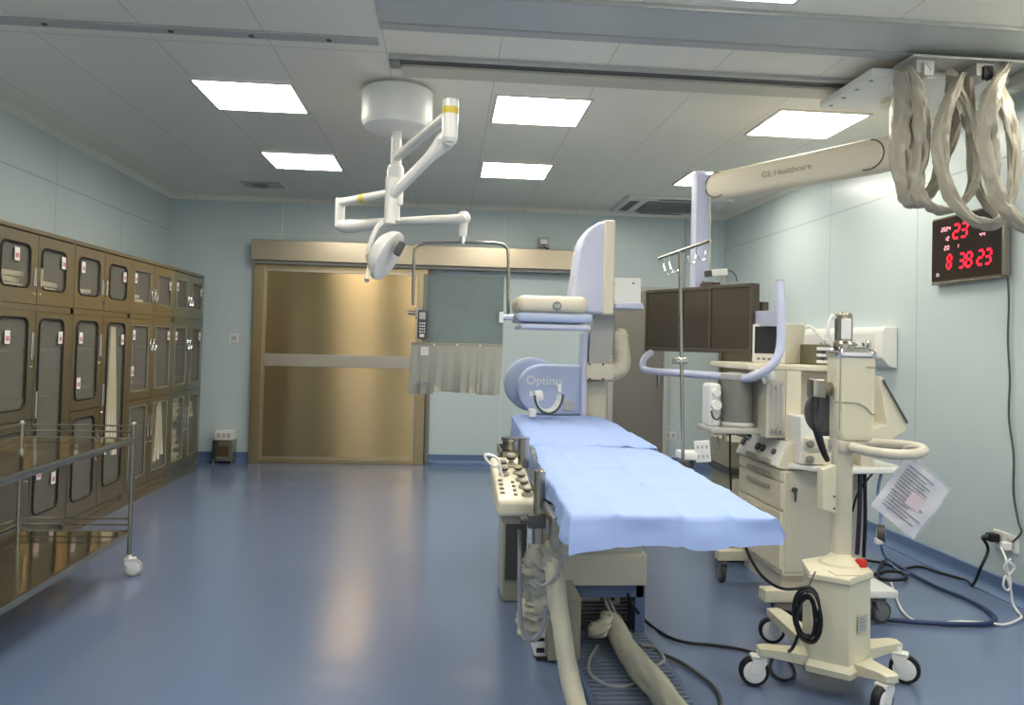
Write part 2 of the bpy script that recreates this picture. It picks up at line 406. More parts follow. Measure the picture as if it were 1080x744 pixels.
# ================================================================== LEFT CABINETS
def window_ring(Y0, Y1, Z0, Z1, r, n=6):
    pts = []
    for (cy, cz, a0) in ((Y1-r, Z1-r, 0), (Y0+r, Z1-r, 90), (Y0+r, Z0+r, 180), (Y1-r, Z0+r, 270)):
        for k in range(n+1):
            a = math.radians(a0+90*k/n); pts.append((cy+r*math.cos(a), cz+r*math.sin(a)))
    return pts
XF = -2.57
def cab_door(root, y0, y1, z0, z1, w, handle_side, r, st, ring=False, gold=None):
    """w = window (y0,y1,z0,z1) ; panel with hole, gasket, glass, handle, stickers"""
    out = [(y1, z1), (y0, z1), (y0, z0), (y1, z0)]
    inn = window_ring(*w, r); n = len(inn)//4
    t = MB(); bm = t.bm
    def lay(x):
        O = [bm.verts.new((x, p[0], p[1])) for p in out]; I = [bm.verts.new((x, p[0], p[1])) for p in inn]
        fs = []
        for k in range(4):
            seg = I[k*n:(k+1)*n]
            for j in range(n-1): fs.append(bm.faces.new((O[k], seg[j], seg[j+1])))
            fs.append(bm.faces.new((O[k], seg[-1], I[((k+1)*n) % len(I)], O[(k+1) % 4])))
        return O, I
    O1, I1 = lay(XF); O0, I0 = lay(XF-.02)
    for A, B in ((O1, O0), (I1, I0)):
        for k in range(len(A)): bm.faces.new((A[k], A[(k+1) % len(A)], B[(k+1) % len(A)], B[k]))
    bmesh.ops.recalc_face_normals(bm, faces=bm.faces[:])
    d = t.build('door', gold or M_cabd, root, ang=25)
    MB().tube([(XF+.002, p[0], p[1]) for p in inn], .0055 if r > .03 else .004, 6, closed=True).build('window_gasket', M_black if r > .03 else M_taupe, d)
    MB().prism([(p[0], p[1]) for p in inn], XF-.014, XF-.010, 'X').build('window_pane', M_glass, d)
    hy = y1-.035 if handle_side > 0 else y0+.035
    hz = z0+.17 if z1-z0 < .6 else (z0+z1)/2+.12
    hl = .12 if z1-z0 < .6 else .17
    if ring:
        MB().tube([(XF+.012, hy+.03*math.cos(a), hz+.055*math.sin(a)) for a in [2*PI*k/16 for k in range(16)]], .006, 6, closed=True).build('ring_handle', M_chrome, d)
        MB().box(XF, XF+.012, hy-.02, hy+.02, hz-.06, hz+.06, .004).build('handle_plate', M_steel, d)
    else:
        MB().box(XF, XF+.012, hy-.013, hy+.013, hz-hl/2, hz+hl/2, .004).build('handle', M_chrome, d)
        MB().cyl((XF, hy, hz-hl/2-.05), (XF+.008, hy, hz-hl/2-.05), .008, seg=10).build('lock', M_chrome, d)
    for (sy, sz) in st:
        s_ = MB().box(XF+.001, XF+.003, sy-.028, sy+.028, sz-.04, sz+.04, .0005).build('label_sticker', M_sticker, d)
        MB().box(XF+.0032, XF+.004, sy-.018, sy+.018, sz-.022, sz+.006).build('sticker_print', M_pink, s_)
    return d
def carcass(root, y0, y1, m=None):
    b = MB(); x0 = XL+.015
    b.box(x0, XF-.022, y0+.002, y0+.02, .06, 2.05).box(x0, XF-.022, y1-.02, y1-.002, .06, 2.05)
    b.box(x0, XF-.022, y0, y1, .06, .10).box(x0, XF-.0, y0, y1, 2.02, 2.05, .004).box(x0, XF-.022, y0, y1, 1.53, 1.57)
    b.box(x0, x0+.01, y0, y1, .06, 2.05)
    b.box(XF-.04, XF-.004, y0, y0+.022, .06, 2.03).box(XF-.04, XF-.004, y1-.022, y1, .06, 2.03)
    b.box(XF-.04, XF-.004, y0, y1, 1.535, 1.575)
    b.build('carcass', m or M_cab, root)
    s_ = MB()
    for z in (.55, .98, 1.28): s_.box(x0+.01, XF-.05, y0+.02, y1-.02, z, z+.012)
    s_.build('shelf', M_cab, root)
    MB().box(x0+.02, XF-.006, y0+.003, y1-.003, 0, .062).build('plinth', m or M_cab, root)
CG = 'stainless steel cabinets along the left wall'
cabs = [(4.66, 5.62, 'olive stainless cabinet nearest the viewer, cut by the left edge of the photo'),
        (5.62, 6.59, 'stainless cabinet with white catheter packs hanging behind its right lower window'),
        (6.59, 7.61, 'yellowish steel cabinet with square windows and ring handles, second from the gold door wall'),
        (7.61, 8.53, 'greenish steel cabinet at the far end of the row, nearest the back wall')]
roots = []
for i, (y0, y1, lb) in enumerate(cabs):
    c = thing('instrument_cabinet', lb, 'cabinet', (XF-.26, (y0+y1)/2, 0), CG); roots.append(c)
    m = M_cab
    if i == 2: m = mat('brass_tinted_steel', '#a39b85', .33, 1, .08, 1.2)
    if i == 3: m = mat('green_tinted_steel', '#9aa097', .35, 1, .06, 1.2)
    carcass(c, y0, y1, m)
    md = None if i < 2 else m
    ym = (y0+y1)/2
    for k, (a, b_) in enumerate(((y0+.02, ym-.003), (ym+.003, y1-.02))):
        wd = .075 if i < 2 else .095
        if i == 0: w = (a+.045, b_-.09) if k == 0 else (a+.045, b_-.1)
        else: w = (a+.055, b_-.085) if k == 0 else (a+.085, b_-.06)
        hs = 1 if k == 0 else -1
        r = .05 if i < 2 else .006
        st1 = {(0, 0): [(w[0]+.05+.12, 1.87)], (0, 1): [(w[1]-.03, 1.87)], (1, 0): [(w[0]+.06, 1.87)], (1, 1): [(w[1]-.04, 1.86)],
               (2, 0): [(w[0]+.03, 1.87)], (2, 1): [(w[1]-.02, 1.86)], (3, 0): [(w[0]+.02, 1.87)], (3, 1): [(w[1]-.02, 1.86)]}[(i, k)]
        cab_door(c, a, b_, 1.578, 2.012, (w[0], w[1], 1.675, 1.94), hs, r, st1, i > 1, md)
        if i < 2:
            tw = (w[0], w[1], .24, 1.49) if (i, k) != (0, 0) and (i, k) != (1, 0) else (w[0], w[1], .98, 1.49)
            st2 = {(0, 0): [(w[0]+.1, 1.37)], (0, 1): [(w[1]-.04, 1.37), (w[1]-.06, .44), (w[0]+.06, .5)], (1, 0): [(w[0]+.06, 1.37), (w[0]+.05, 1.05)], (1, 1): [(w[1]-.04, 1.36)]}[(i, k)]
            if (i, k) in ((0, 0), (1, 0)):
                cab_door(c, a, b_, .86, 1.532, (w[0], w[1], .93, 1.49), hs, r, st2, False, md)
                cab_door(c, a, b_, .115, .855, (w[0], w[1], .22, .80), hs, r, [(w[0]+.06, .62)] if i == 1 else [], False, md)
            else:
                cab_door(c, a, b_, .115, 1.532, tw, hs, r, st2, False, md)
        else:
            cab_door(c, a, b_, .86, 1.532, (w[0], w[1], .93, 1.48), hs, r, [(w[0]+.03 if k == 0 else w[1]-.03, 1.4)] + ([(w[0]+.02, 1.1)] if i == 2 and k == 0 else []), True, md)
            cab_door(c, a, b_, .115, .855, (w[0], w[1], .2, .80), hs, r, [], False, md)
# contents
def hang_packs(y, z0, z1, n, label, x=-2.608):
    t = thing('catheter_pack', label, 'medical packaging', (x, y, z0), 'long white catheter packs hanging in the cabinets')
    for k in range(n):
        yy = y+(k-n/2)*.045; zz = z0+random.uniform(0, .08)
        MB().tube([(x, yy*.3+y*.7, z1), (x+.01, yy*.6+y*.4, (z0+z1)/2), (x+.015, yy+random.uniform(-.02, .02), zz)], [.014, .02, .024], 8, sm=4, flat=.6).build('pouch', M_packs, t)
hang_packs(6.385, .45, 1.46, 5, 'tall white catheter packs behind the right window of the hanging-pack cabinet')
hang_packs(7.43, .26, .84, 5, 'white catheter packs behind the ring-handled lower door of the yellowish cabinet')
pk = [(-2.68, 4.98, 1.59, .10, .25, .19, 'flat white packets in upper cabinet window at the left photo edge'), (-2.68, 5.42, 1.59, .1, .26, .15, 'slanting white packets in the second upper cabinet window'),
      (-2.68, 5.92, 1.59, .1, .25, .14, 'low white packets in the third upper cabinet window'), (-2.68, 6.93, 1.59, .1, .16, .16, 'white packets in the upper window of the yellowish cabinet'),
      (-2.72, 7.85, .21, .1, .24, .55, 'stack of white packaged supplies behind lower left window of the greenish cabinet'), (-2.72, 8.25, .6, .1, .14, .18, 'small stack of white packets in the far lower window of the greenish cabinet')]
pk = pk[:4]+[(-2.66, 7.95, .564, .08, .2, .22, 'white packaged supplies on the lower shelf of the greenish cabinet'), (-2.66, 8.36, .564, .1, .16, .2, 'small white packets at the far end of the greenish cabinet shelf'), (-2.66, 7.95, .102, .08, .2, .38, 'white packaged supplies in the bottom of the greenish cabinet')]
for (x, y, z, dx, dy, dz, lb) in pk:
    t = thing('supply_packet', lb, 'medical packaging', (x, y, z), 'white supply packets in the cabinets'); nn = max(2, int(dz/.035))
    for k in range(nn):
        MB().cbox((x+random.uniform(-.01, .01), y+random.uniform(-.02, .02), z+(k+.5)*dz/nn), (dx*random.uniform(.7, 1), dy*random.uniform(.75, 1), dz/nn*.8), rz=random.uniform(-.3, .3), bev=.004).build('packet', M_packs, t)

# ================================================================== CART
CX0, CX1, CY1, CY0 = -2.42, -1.80, 4.74, 3.05
ct = thing('instrument_trolley', 'two-shelf stainless steel trolley on white castors at the left edge', 'trolley', ((CX0+CX1)/2, (CY0+CY1)/2, 0))
def shelf(z):
    b = MB(); rim = .032
    b.box(CX0, CX1, CY0, CY1, z-.004, z, 0)
    b.build('shelf', M_mirror, ct)
    e = MB()
    e.box(CX1-.012, CX1+.006, CY0, CY1, z-.03, z+.004, .004).box(CX0-.006, CX0+.012, CY0, CY1, z-.03, z+.004, .004).box(CX0, CX1, CY1-.012, CY1+.006, z-.03, z+.004, .004).box(CX0, CX1, CY0-.006, CY0+.012, z-.03, z+.004, .004)
    e.build('shelf_rim', M_steel, ct)
M_mirror = mat('polished_shelf_steel', '#b9ae95', .10, 1, .05, 2, bump=.35, bscale=2.0)
for z in (.80, .262): shelf(z)
for (x, y) in ((CX1, CY1), (CX0, CY1), (CX1, CY0), (CX0, CY0)):
    p_ = MB().cyl((x, y, .10), (x, y, .88), .0125).ell((x, y, .885), .014, .014, .012).build('post', M_steel, ct)
    MB().lathe([(.016, 0), (.018, .006), (.016, .018)], (x, y, .875)).build('post_cap', M_chrome, p_)
for z in (.80, .262):
    for dz in (.035, .07):
        for a, b_ in (((CX0, CY1), (CX1, CY1)), ((CX0, CY0), (CX0, CY1)), ((CX0, CY0), (CX1, CY0))):
            MB().cyl((a[0], a[1], z+dz), (b_[0], b_[1], z+dz), .005, seg=10).build('guard_rail', M_steel, ct)
def caster(root, x, y, r, ang, mh=None, mt=None, w=.022, ztop=None, fork=None):
    """swivel castor: housing, tyre, hub"""
    mh = mh or M_wplast; mt = mt or M_black; fork = fork or mh
    A = Matrix.Translation((x, y, 0)) @ Matrix.Rotation(ang, 4, 'Z')
    c = MB(A)
    zt = ztop or 2*r+.03
    c.cyl((0, 0, zt-.03), (0, 0, zt+.0), .014, seg=12)
    for s_ in (-1, 1): c.prism([(-.02, zt-.025), (.03, zt-.02), (.045, r+.01), (.03, r-.01), (.0, r), (-.025, zt-.045)], s_*(w/2+.003), s_*(w/2+.008), 'Y')
    c.box(-.025, .04, -w/2-.008, w/2+.008, zt-.035, zt-.02, .004)
    h = c.build('caster', fork, root)
    W = MB(A); cx = .025
    W.lathe([(r*.72, -w/2), (r*.96, -w/2+.002), (r, -w/4), (r, w/4), (r*.96, w/2-.002), (r*.72, w/2)], (cx, 0, r+.001), (0, 1, 0), 26); W.build('tyre', mt, h)
    MB(A).lathe([(r*.2, -w/2-.003), (r*.55, -w/2-.004), (r*.74, -w/2), (r*.74, w/2), (r*.55, w/2+.004), (r*.2, w/2+.003)], (cx, 0, r+.001), (0, 1, 0), 26).build('hub', mh, h)
    return h
for (x, y, a) in ((CX1, CY1, .35), (CX0, CY1, .5), (CX1, CY0, 2), (CX0, CY0, 1)): caster(ct, x, y, .048, a, mt=M_lgrey, w=.034, ztop=.125)

# ================================================================== BACK WALL SMALLS
def plate(name, label, cat, c, w, h, holes=1, n=(0, -1, 0), m=None, group=None):
    c = Vector(c); n = Vector(n); x = Vector((0, 0, 1)).cross(n)
    t = thing(name, label, cat, c, group)
    Mx = frame(c, x, (0, 0, 1))
    MB(Mx).box(-w/2, w/2, -h/2, h/2, 0, .012, .003).build('face_plate', m or M_wplast, t)
    for k in range(holes):
        u = (k-(holes-1)/2)*w/holes
        MB(Mx).box(u-w/holes*.3, u+w/holes*.3, -h*.28, h*.28, .012, .015, .001).build('insert', M_lgrey, t)
    return t, Mx
plate('wall_switch', 'small white wall switch left of the gold sliding door', 'switch', (-2.39, YB-.001, 1.39), .1, .1)
plate('wall_socket', 'white wall socket right of the grey door, near the floor', 'socket', (2.675, YB-.001, .37), .13, .09, 2)
t = thing('vent_box', 'small stainless floor box with dark mesh opening by the back wall', 'vent box', (-2.43, YB-.16, .03))
MB().box(-2.535, -2.31, YB-.2, YB-.03, .03, .26, .006).build('box_body', M_steel, t)
MB().box(-2.49, -2.355, YB-.204, YB-.199, .085, .2).build('mesh_opening', mat('vent_mesh', '#5e5138', .5, .5, .4, 90), t)
b = MB()
for (x, y) in ((-2.52, YB-.18), (-2.33, YB-.18), (-2.52, YB-.05), (-2.33, YB-.05)): b.cyl((x, y, 0), (x, y, .03), .01, seg=8)
build_each(b, 'foot', M_steel, t)
t = thing('junction_box', 'white box resting on top of the small floor vent box', 'box', (-2.43, YB-.1, .26))
MB().box(-2.52, -2.33, YB-.16, YB-.03, .26, .36, .005).build('box_body', M_wplast, t)
b = MB()
for k in range(3): b.box(-2.50+k*.055, -2.46+k*.055, YB-.163, YB-.159, .285, .335)
build_each(b, 'outlet', M_lgrey, t)
t = thing('wall_camera', 'small white device with a short cable above the header track', 'camera', (1.12, YB-.06, 2.56))
MB().box(1.04, 1.17, YB-.05, YB, 2.54, 2.66, .006).build('mount', M_lgrey, t)
MB().box(1.06, 1.15, YB-.1, YB-.04, 2.57, 2.63, .008).build('camera_body', M_wplast, t)
MB().tube([(1.1, YB-.08, 2.57), (1.12, YB-.1, 2.53), (1.17, YB-.07, 2.515)], .006, 6, sm=4).build('cable', M_black, t)
t = thing('wall_cable_duct', 'thin white cable duct running down above the gold door', 'cable duct', (-1.9, YB-.01, 2.5))
MB().box(-1.908, -1.892, YB-.012, YB, 2.5, ZC-.05, .002).build('duct', M_white, t)
MB().box(-1.914, -1.886, YB-.014, YB, 2.72, 2.735, .001).build('duct_clip', M_lgrey, t)

# ================================================================== SURGICAL LAMP + SHIELD
PX, PY = -.345, 4.95
sl = thing('surgical_lamp', 'white ceiling-hung examination lamp with small oval head on a jointed arm', 'lamp', (PX, PY, ZC-.3))
MB().lathe([(.2, 0), (.2, .02)], (PX, PY, ZC-.02)).build('ceiling_plate', M_lgrey, sl)
MB().lathe([(.05, -.005), (.17, -.0), (.205, .02), (.222, .06), (.222, .245), (.21, .25)], (PX, PY, 2.73), seg=40).build('canopy', M_wplast, sl)
MB().cyl((PX, PY, 2.16), (PX, PY, 2.74), .034).lathe([(.05, 0), (.052, .02), (.052, .13), (.045, .15)], (PX, PY, 2.36)).build('pole', M_white, sl)
J1 = P(475, 118, Z=2.6); J1b = J1.copy(); J1b.z = 2.48
MB().tube([(PX, PY, 2.56), (J1.x, J1.y, 2.60)], [.028, .026], 14).build('upper_arm', M_white, sl)
MB().cyl((J1.x, J1.y, 2.66), (J1.x, J1.y, 2.46), .042).lathe([(.03, 0), (.044, .02)], (J1.x, J1.y, 2.44)).build('elbow_joint', M_white, sl)
MB().cyl((J1.x, J1.y, 2.585), (J1.x, J1.y, 2.62), .0435).build('yellow_label', M_yellow, sl)
J2 = P(412, 208, Y=4.35)
MB().tube([(J1.x, J1.y, 2.47), (J1.x-.03, J1.y+.06, 2.455), tuple(Vector((J1.x, J1.y, 2.47)).lerp(J2, .35)), tuple(J2)], [.045, .05, .03, .028], 14, sm=5).build('spring_arm', M_white, sl)
L0 = P(414, 188, Y=4.35); L1 = P(411, 236, Y=4.35)
MB().cyl(L0, L1, .038, .032).build('drop_tube', M_white, sl)
LH = P(407, 269, Y=4.3)
MB().tube(S([(404, 234), (398, 240), (391, 255), (388, 272), (393, 277)], Y=4.33), .013, 10, sm=5).build('yoke', M_white, sl)
ax = (P(418, 278, Y=4.1)-P(396, 262, Y=4.4)).normalized()    # lamp facing down-right
ax = Vector((.80, -.22, -.42)).normalized()
lh = MB().lathe([(.02, -.075), (.06, -.07), (.105, -.05), (.135, -.02), (.146, .008), (.143, .022), (.12, .03), (.0, .034)], LH, ax, 32).build('lamp_head', M_white, sl)
tipm = frame(LH+ax*.02, ax.cross(Vector((0, 0, 1))), Vector((0, 0, 1)))
pd = (P(425, 256, Y=4.2)-P(418, 270, Y=4.2)).normalized()
MB(frame(P(421.5, 262.5, Y=4.235), pd, Vector((0, -1, 0)))).box(-.04, .04, -.03, .04, -.018, .018, .01).build('control_pad', M_dgrey, lh)
MB().cyl(P(388, 272, Y=4.33), LH-ax*.03, .026, .03).build('head_joint', M_taupe, sl)
MB().cyl(P(390, 278, Y=4.3), P(387, 296, Y=4.2), .012, .014).build('sterile_handle', M_cream, sl)

sh = thing('radiation_shield', 'hanging clear radiation shield with grey lower curtain on a white jointed arm', 'radiation shield', (PX, PY, 2.1))
E1 = P(359, 214, Z=2.35); HUB = Vector((PX, PY, 2.34))
MB().lathe([(.048, 0), (.052, .02), (.052, .1), (.046, .12)], (PX, PY, 2.26)).build('hub', M_white, sh)
MB().tube([HUB, E1], .03, 14).build('lower_arm', M_white, sh)
mdp = HUB.lerp(E1, .55); dd = (E1-HUB).normalized()
MB().tube([mdp-dd*.03, mdp+dd*.03], .0312, 14).build('yellow_label', M_yellow, sh)
E1b = E1.copy(); E1b.z = 2.2
MB().cyl((E1.x, E1.y, 2.38), (E1.x, E1.y, 2.18), .034).build('elbow_joint', M_white, sh)
EY = 5.05
E2 = P(489, 230, Y=EY)
MB().tube([(E1.x, E1.y, 2.2), (E1.x+.08, E1.y-.03, 2.185), tuple(Vector((E1.x, E1.y, 2.2)).lerp(E2, .5)), tuple(E2-Vector((.04, 0, .01))), tuple(E2)], [.04, .05, .026, .034, .036], 14, sm=5).build('spring_arm', M_white, sh)
E3 = P(488, 250, Y=EY)
MB().ell(E2, .045, .04, .045).cyl(E2, E3, .032, .026).build('drop_tube', M_white, sh)
MB().cyl(E3, P(488, 257, Y=EY), .018, seg=10).build('swivel', M_chrome, sh)
MB().tube(S([(436, 322), (436, 300), (437, 270), (439, 261), (447, 257), (470, 256), (500, 256), (524, 257), (533, 260), (536, 268), (536, 300), (536, 331)], Y=EY), .011, 10, sm=4).build('hanger_frame', M_steel, sh)
MB().cyl(P(430, 330, Y=EY), P(446, 331, Y=EY), .014).box(*[v for v in (P(438, 326, Y=EY).x, P(446, 326, Y=EY).x)], EY-.03, EY+.03, P(440, 336, Y=EY).z, P(440, 325, Y=EY).z, .004).build('left_clamp', M_steel, sh)
MB().cyl(P(527, 335, Y=EY), P(541, 335, Y=EY), .018).box(P(526, 330, Y=EY).x, P(531, 330, Y=EY).x, EY-.04, EY+.04, P(530, 341, Y=EY).z, P(530, 329, Y=EY).z, .003).build('right_clamp', M_chrome, sh)
a0 = P(447, 289, Y=EY); a1 = P(530, 363, Y=EY)
MB().box(a0.x, a1.x, EY-.008, EY+.008, a1.z, a0.z, .004).build('acrylic_pane', M_acryl, sh)
c0 = P(434, 360, Y=EY); c1 = P(530, 364, Y=EY); cb = P(433, 415, Y=EY).z
ctop = MB().box(c0.x, c1.x, EY-.014, EY+.014, c1.z-.022, c1.z+.006, .003).build('clamp_bar', M_taupe, sh)
b = MB()
for u in (.25, .5, .75): b.cyl((c0.x+(c1.x-c0.x)*u, EY-.02, c1.z-.008), (c0.x+(c1.x-c0.x)*u, EY-.012, c1.z-.008), .006, seg=8)
build_each(b, 'bolt', M_chrome, ctop)
def wav(x, z, k): return .012*math.sin(x*17+k)+.008*math.sin(x*31+z*9+k*2)
M_curt = mat('lead_curtain', '#aaa79a', .3, 0, .08, 5, bump=.4, bscale=7)
for k, (u0, u1, dz) in enumerate([(0, .27, 0), (.25, .52, .015), (.5, .76, .01), (.74, 1, .0)]):
    rows = []
    for i in range(9):
        z = c1.z-.015-(c1.z-.015-cb-dz)*i/8; rows.append([(c0.x+(c1.x-c0.x)*(u0+(u1-u0)*j/8)-.012*i/8, EY-.02-.004*(k % 2)+wav(j, i, k)*i/8, z) for j in range(9)])
    cu = MB().sheet(rows, .003).build('curtain_flap', M_curt, sh)
    if k == 0:
        q = P(447, 366, Y=EY-.03)
        MB().box(q.x-.02, q.x+.03, EY-.036, EY-.03, q.z-.055, q.z, .001).build('white_tag', M_sticker, cu)
        q = P(441, 405, Y=EY-.04)
        MB().box(q.x-.012, q.x+.018, EY-.045, EY-.042, q.z-.008, q.z+.012).box(q.x+.03, q.x+.075, EY-.045, EY-.042, q.z+.004, q.z+.01).box(q.x+.03, q.x+.085, EY-.045, EY-.042, q.z-.008, q.z-.002).build('print', M_ink, cu)
q0 = P(441, 327, Y=EY-.06); q1 = P(450, 358, Y=EY-.06)
t = thing('remote_control', 'dark grey handheld remote clipped at the left of the clear shield', 'remote control', ((q0.x+q1.x)/2, EY-.06, q1.z))
MB().box(q0.x, q1.x, EY-.085, EY-.055, q1.z, q0.z, .01).build('remote_body', M_dgrey, t)
cx = (q0.x+q1.x)/2
MB().box(cx-.02, cx+.02, EY-.088, EY-.084, q0.z-.06, q0.z-.015, .002).build('display', M_lgrey, t)
b = MB()
for i in range(4):
    for j in (-1, 0, 1): b.box(cx+j*.013-.004, cx+j*.013+.004, EY-.088, EY-.084, q0.z-.09-i*.018, q0.z-.08-i*.018)
b.box(cx-.014, cx+.014, EY-.088, EY-.084, q1.z+.012, q1.z+.032, .002)
build_each(b, 'button', M_wplast, t)
MB().box(cx-.012, cx+.012, EY-.055, EY-.012, q0.z-.05, q0.z-.02, .002).build('clip', M_steel, t)


# ================================================================== PATIENT TABLE
from mathutils import noise
def tx(y, u): return (.385+.025*(y-2.3)/1.0)*(1-u)+(1.02+.028*(y-2.3))*u
tb = thing('patient_table', 'long angiography patient table on a beige pedestal, under blue drapes', 'table', (.75, 4.0, 0))
MB().prism([(tx(2.34, .05), 2.34), (tx(2.34, .95), 2.34), (tx(5.33, .95), 5.33), (tx(5.33, .05), 5.33)], .845, .885, 'Z', .012).build('tabletop', M_mgrey, tb)
MB().box(.50, .98, 2.5, 4.9, .80, .845, .008).build('table_rail_frame', M_beige, tb)
MB().box(.372, .392, 2.62, 4.0, .79, .825, .003).build('side_rail', M_steel, tb)
MB().box(1.09, 1.105, 2.9, 4.4, .83, .86, .003).build('side_rail', M_steel, tb)
b = MB(); b.box(.50, .98, 3.75, 4.6, .40, .80, .01); b.build('lift_column', M_lgrey, tb)
b = MB(); b.box(.585, .995, 3.72, 4.6, .255, .405, .008); b.build('front_cover', M_beige, tb)
b = MB(); b.box(.60, .99, 3.76, 4.6, .19, .258); b.box(.95, 1.0, 3.76, 4.6, .0, .258, .004); b.box(.60, .62, 3.76, 4.6, 0, .25); b.build('blue_base', M_bluep, tb)
b = MB(); b.box(.62, .95, 3.9, 4.6, .0, .19)
b.build('rear_panel', M_dgrey, tb)
b = MB()
for k in range(9): b.box(.625, .945, 3.885, 3.9, .008+k*.02, .018+k*.02)
b.build('louvre', M_mgrey, tb)
MB().box(.70, .80, 3.86, 3.9, .14, .188, .004).box(.83, .90, 3.87, 3.9, .12, .17, .003).build('connector_block', M_lgrey, tb)
MB().box(.845, .87, 3.858, 3.868, .14, .152).build('connector_socket', M_black, tb)
# ribbed floor plate
b = MB(); b.box(.60, 1.02, 2.95, 3.86, 0, .012, .003)
b.build('floor_plate', M_bluep, tb)
b = MB()
for k in range(22): b.box(.62, 1.0, 2.98+k*.04, 2.995+k*.04, .012, .02)
b.build('floor_plate_rib', mat('rib_blue_grey', '#75808f', .5), tb)
# left side tall cover
ped = thing('table_side_cover', 'tall grey side housing standing left of the patient table', 'equipment housing', (.4, 4.45, 0))
MB().prism([(.345, 4.27), (.47, 4.27), (.5, 4.62), (.345, 4.62)], 0, .66, 'Z', .012).build('housing', M_taupe, ped)
MB().prism([(4.285, .02), (4.6, .02), (4.6, .65), (4.285, .65)], .338, .346, 'X', .003).build('side_panel', M_lgrey, ped)
MB().box(.352, .466, 4.262, 4.272, .12, .62, .004).build('dark_panel', M_dgrey, ped)

def drape_sheet(y0, y1, hl, hr, hf, z0, name, label, seed, hb=0., folds=()):
    nx, ny = 80, 110; rows = []
    L = .72
    for i in range(ny+1):
        t = -hf+(y1-y0+hf+hb)*i/ny; row = []
        y = y0+min(max(t, 0), y1-y0); ey = max(-t, 0); eb = max(t-(y1-y0), 0)
        xl, xr = tx(y, 0), tx(y, 1); W = xr-xl
        ye = y-ey*.16; fr = 1
        hle = hl*(1+.35*noise.noise(Vector((t*2.2, seed, 0))))
        hre = hr*(1+.4*noise.noise(Vector((t*2.0, seed+5, 0))))
        for j in range(nx+1):
            s = -hle+(W+hle+hre)*j/nx
            el = max(-s, 0); er = max(s-W, 0); x = xl+min(max(s, 0), W)
            ex = max(el, er)
            rp = .008*noise.noise(Vector((x*5, y*4, seed)))+.006*(.5-abs(noise.noise(Vector((x*6+y*3, y*7-x*4, seed+3)))))+.003*noise.noise(Vector((x*17, y*13, seed+8)))
            drop = max(ex*(.75 if er and t < .5 else 1), ey*(1.02-.34*(x-xl)/W+.2*noise.noise(Vector((x*4, 0, seed)))), eb)
            soft = .012*(1-min(min(s+.0, W-s)/.04, 1)) if 0 <= s <= W else .012
            soft2 = .010*(1-min(t/.05, 1)) if t >= 0 else .01
            z = z0+rp-max(soft, soft2)*.8-drop
            wv = (.010*math.sin(t*9+seed)+.006*math.sin(t*23))*min(ex/.06, 1) if ex else 0
            wf = (.014*math.sin(x*16+seed))*min(ey/.06, 1) if ey else 0
            for f_ in folds:
                z += .006*math.exp(-((y-f_)/.012)**2)
            z += .006*math.exp(-((x-(xl+xr)/2-.02)/.012)**2)+.005*math.exp(-((x-xl-.14)/.012)**2)+.005*math.exp(-((x-xr+.15)/.012)**2)
            row.append((x-el*.12+er*.25+wv*(1 if er else -1 if el else 0), ye-wf+0*wv, z))
        rows.append(row)
    t_ = MB().sheet(rows, .0025)
    o = t_.build(name, [M_drape], None, ang=80)
    return tag(o, label, 'surgical drape', 'blue drapes on the patient table')
drape_sheet(2.32, 3.88, .07, .10, .11, .900, 'surgical_drape', 'light blue disposable drape over the near end of the patient table', 1.3, folds=(2.75, 3.2))
drape_sheet(3.84, 5.34, .09, .08, .012, .918, 'surgical_drape', 'light blue drape over the far head end of the table, overlapping the near drape', 4.1, hb=.05, folds=(4.4, 4.9))

# ------------------------------------------------------------------ console on the table rail
#CS
cs = thing('table_console', 'cream control console with dark joysticks hung on the left table rail', 'control console', (.31, 3.3, .7))
MB().prism([(3.02, .735), (3.02, .80), (3.6, .885), (3.62, .84), (3.3, .74)], .215, .368, 'X', .018, 3).build('console_body', M_cream, cs)
MB().prism([(3.05, .70), (3.05, .735), (3.5, .79), (3.5, .74)], .235, .35, 'X', .012).build('console_underside', M_taupe, cs)
def jog(x, y, z, r=.02, h=.05, big=True):
    j = MB().lathe([(r*1.3, 0), (r*1.35, .012), (r*.6, .018), (r*.55, h*.55), (r, h*.6), (r*1.05, h*.9), (r*.8, h)], (x, y, z), (0, -.15, 1), 18).build('joystick', M_taupe, cs)
    MB().lathe([(r*1.02, h*.62), (r*1.09, h*.7), (r*1.02, h*.78)], (x, y, z), (0, -.15, 1), 18).build('rubber_ring', M_black, j)
for k in range(4): jog(.335-.004*k, 3.08+.09*k, .805+.013*k, .017, .04)
for k in range(2): jog(.262, 3.33+.09*k, .842+.013*k, .016, .045)
jog(.30, 3.45, .862, .02, .06)
b = MB()
for k in range(4): b.cbox((.24, 3.1+.05*k, .815+.0075*k), (.018, .016, .008), bev=.002)
for k in range(4): b.cbox((.29, 3.08+.05*k, .812+.0075*k), (.014, .014, .008), bev=.002)
build_each(b, 'push_button', M_mgrey, cs)
MB().tube(S([(565, 482), (561, 477), (560, 471), (565, 478), (567, 490)], Y=3.35), .005, 8, sm=5).build('wire_guard', M_chrome, cs)
MB().tube(S([(527, 490), (521, 492), (513, 485), (512, 480), (520, 481), (526, 486), (528, 497), (530, 503)], Y=3.25), .006, 8, sm=5).build('cable', M_wplast, cs)
hd = thing('rail_bracket', 'steel bracket frame holding pots behind the cream console', 'bracket', (.31, 3.8, .8))
MB().box(.27, .28, 3.66, 3.95, .86, .9, .002).box(.27, .37, 3.94, 3.95, .86, .9, .002).box(.27, .37, 3.66, 3.67, .8, .9, .002).build('bracket_frame', M_steel, hd)
MB().lathe([(.03, 0), (.042, .01), (.044, .09), (.05, .1), (.05, .11)], (.325, 3.72, .85)).build('steel_cup', M_steel, hd)
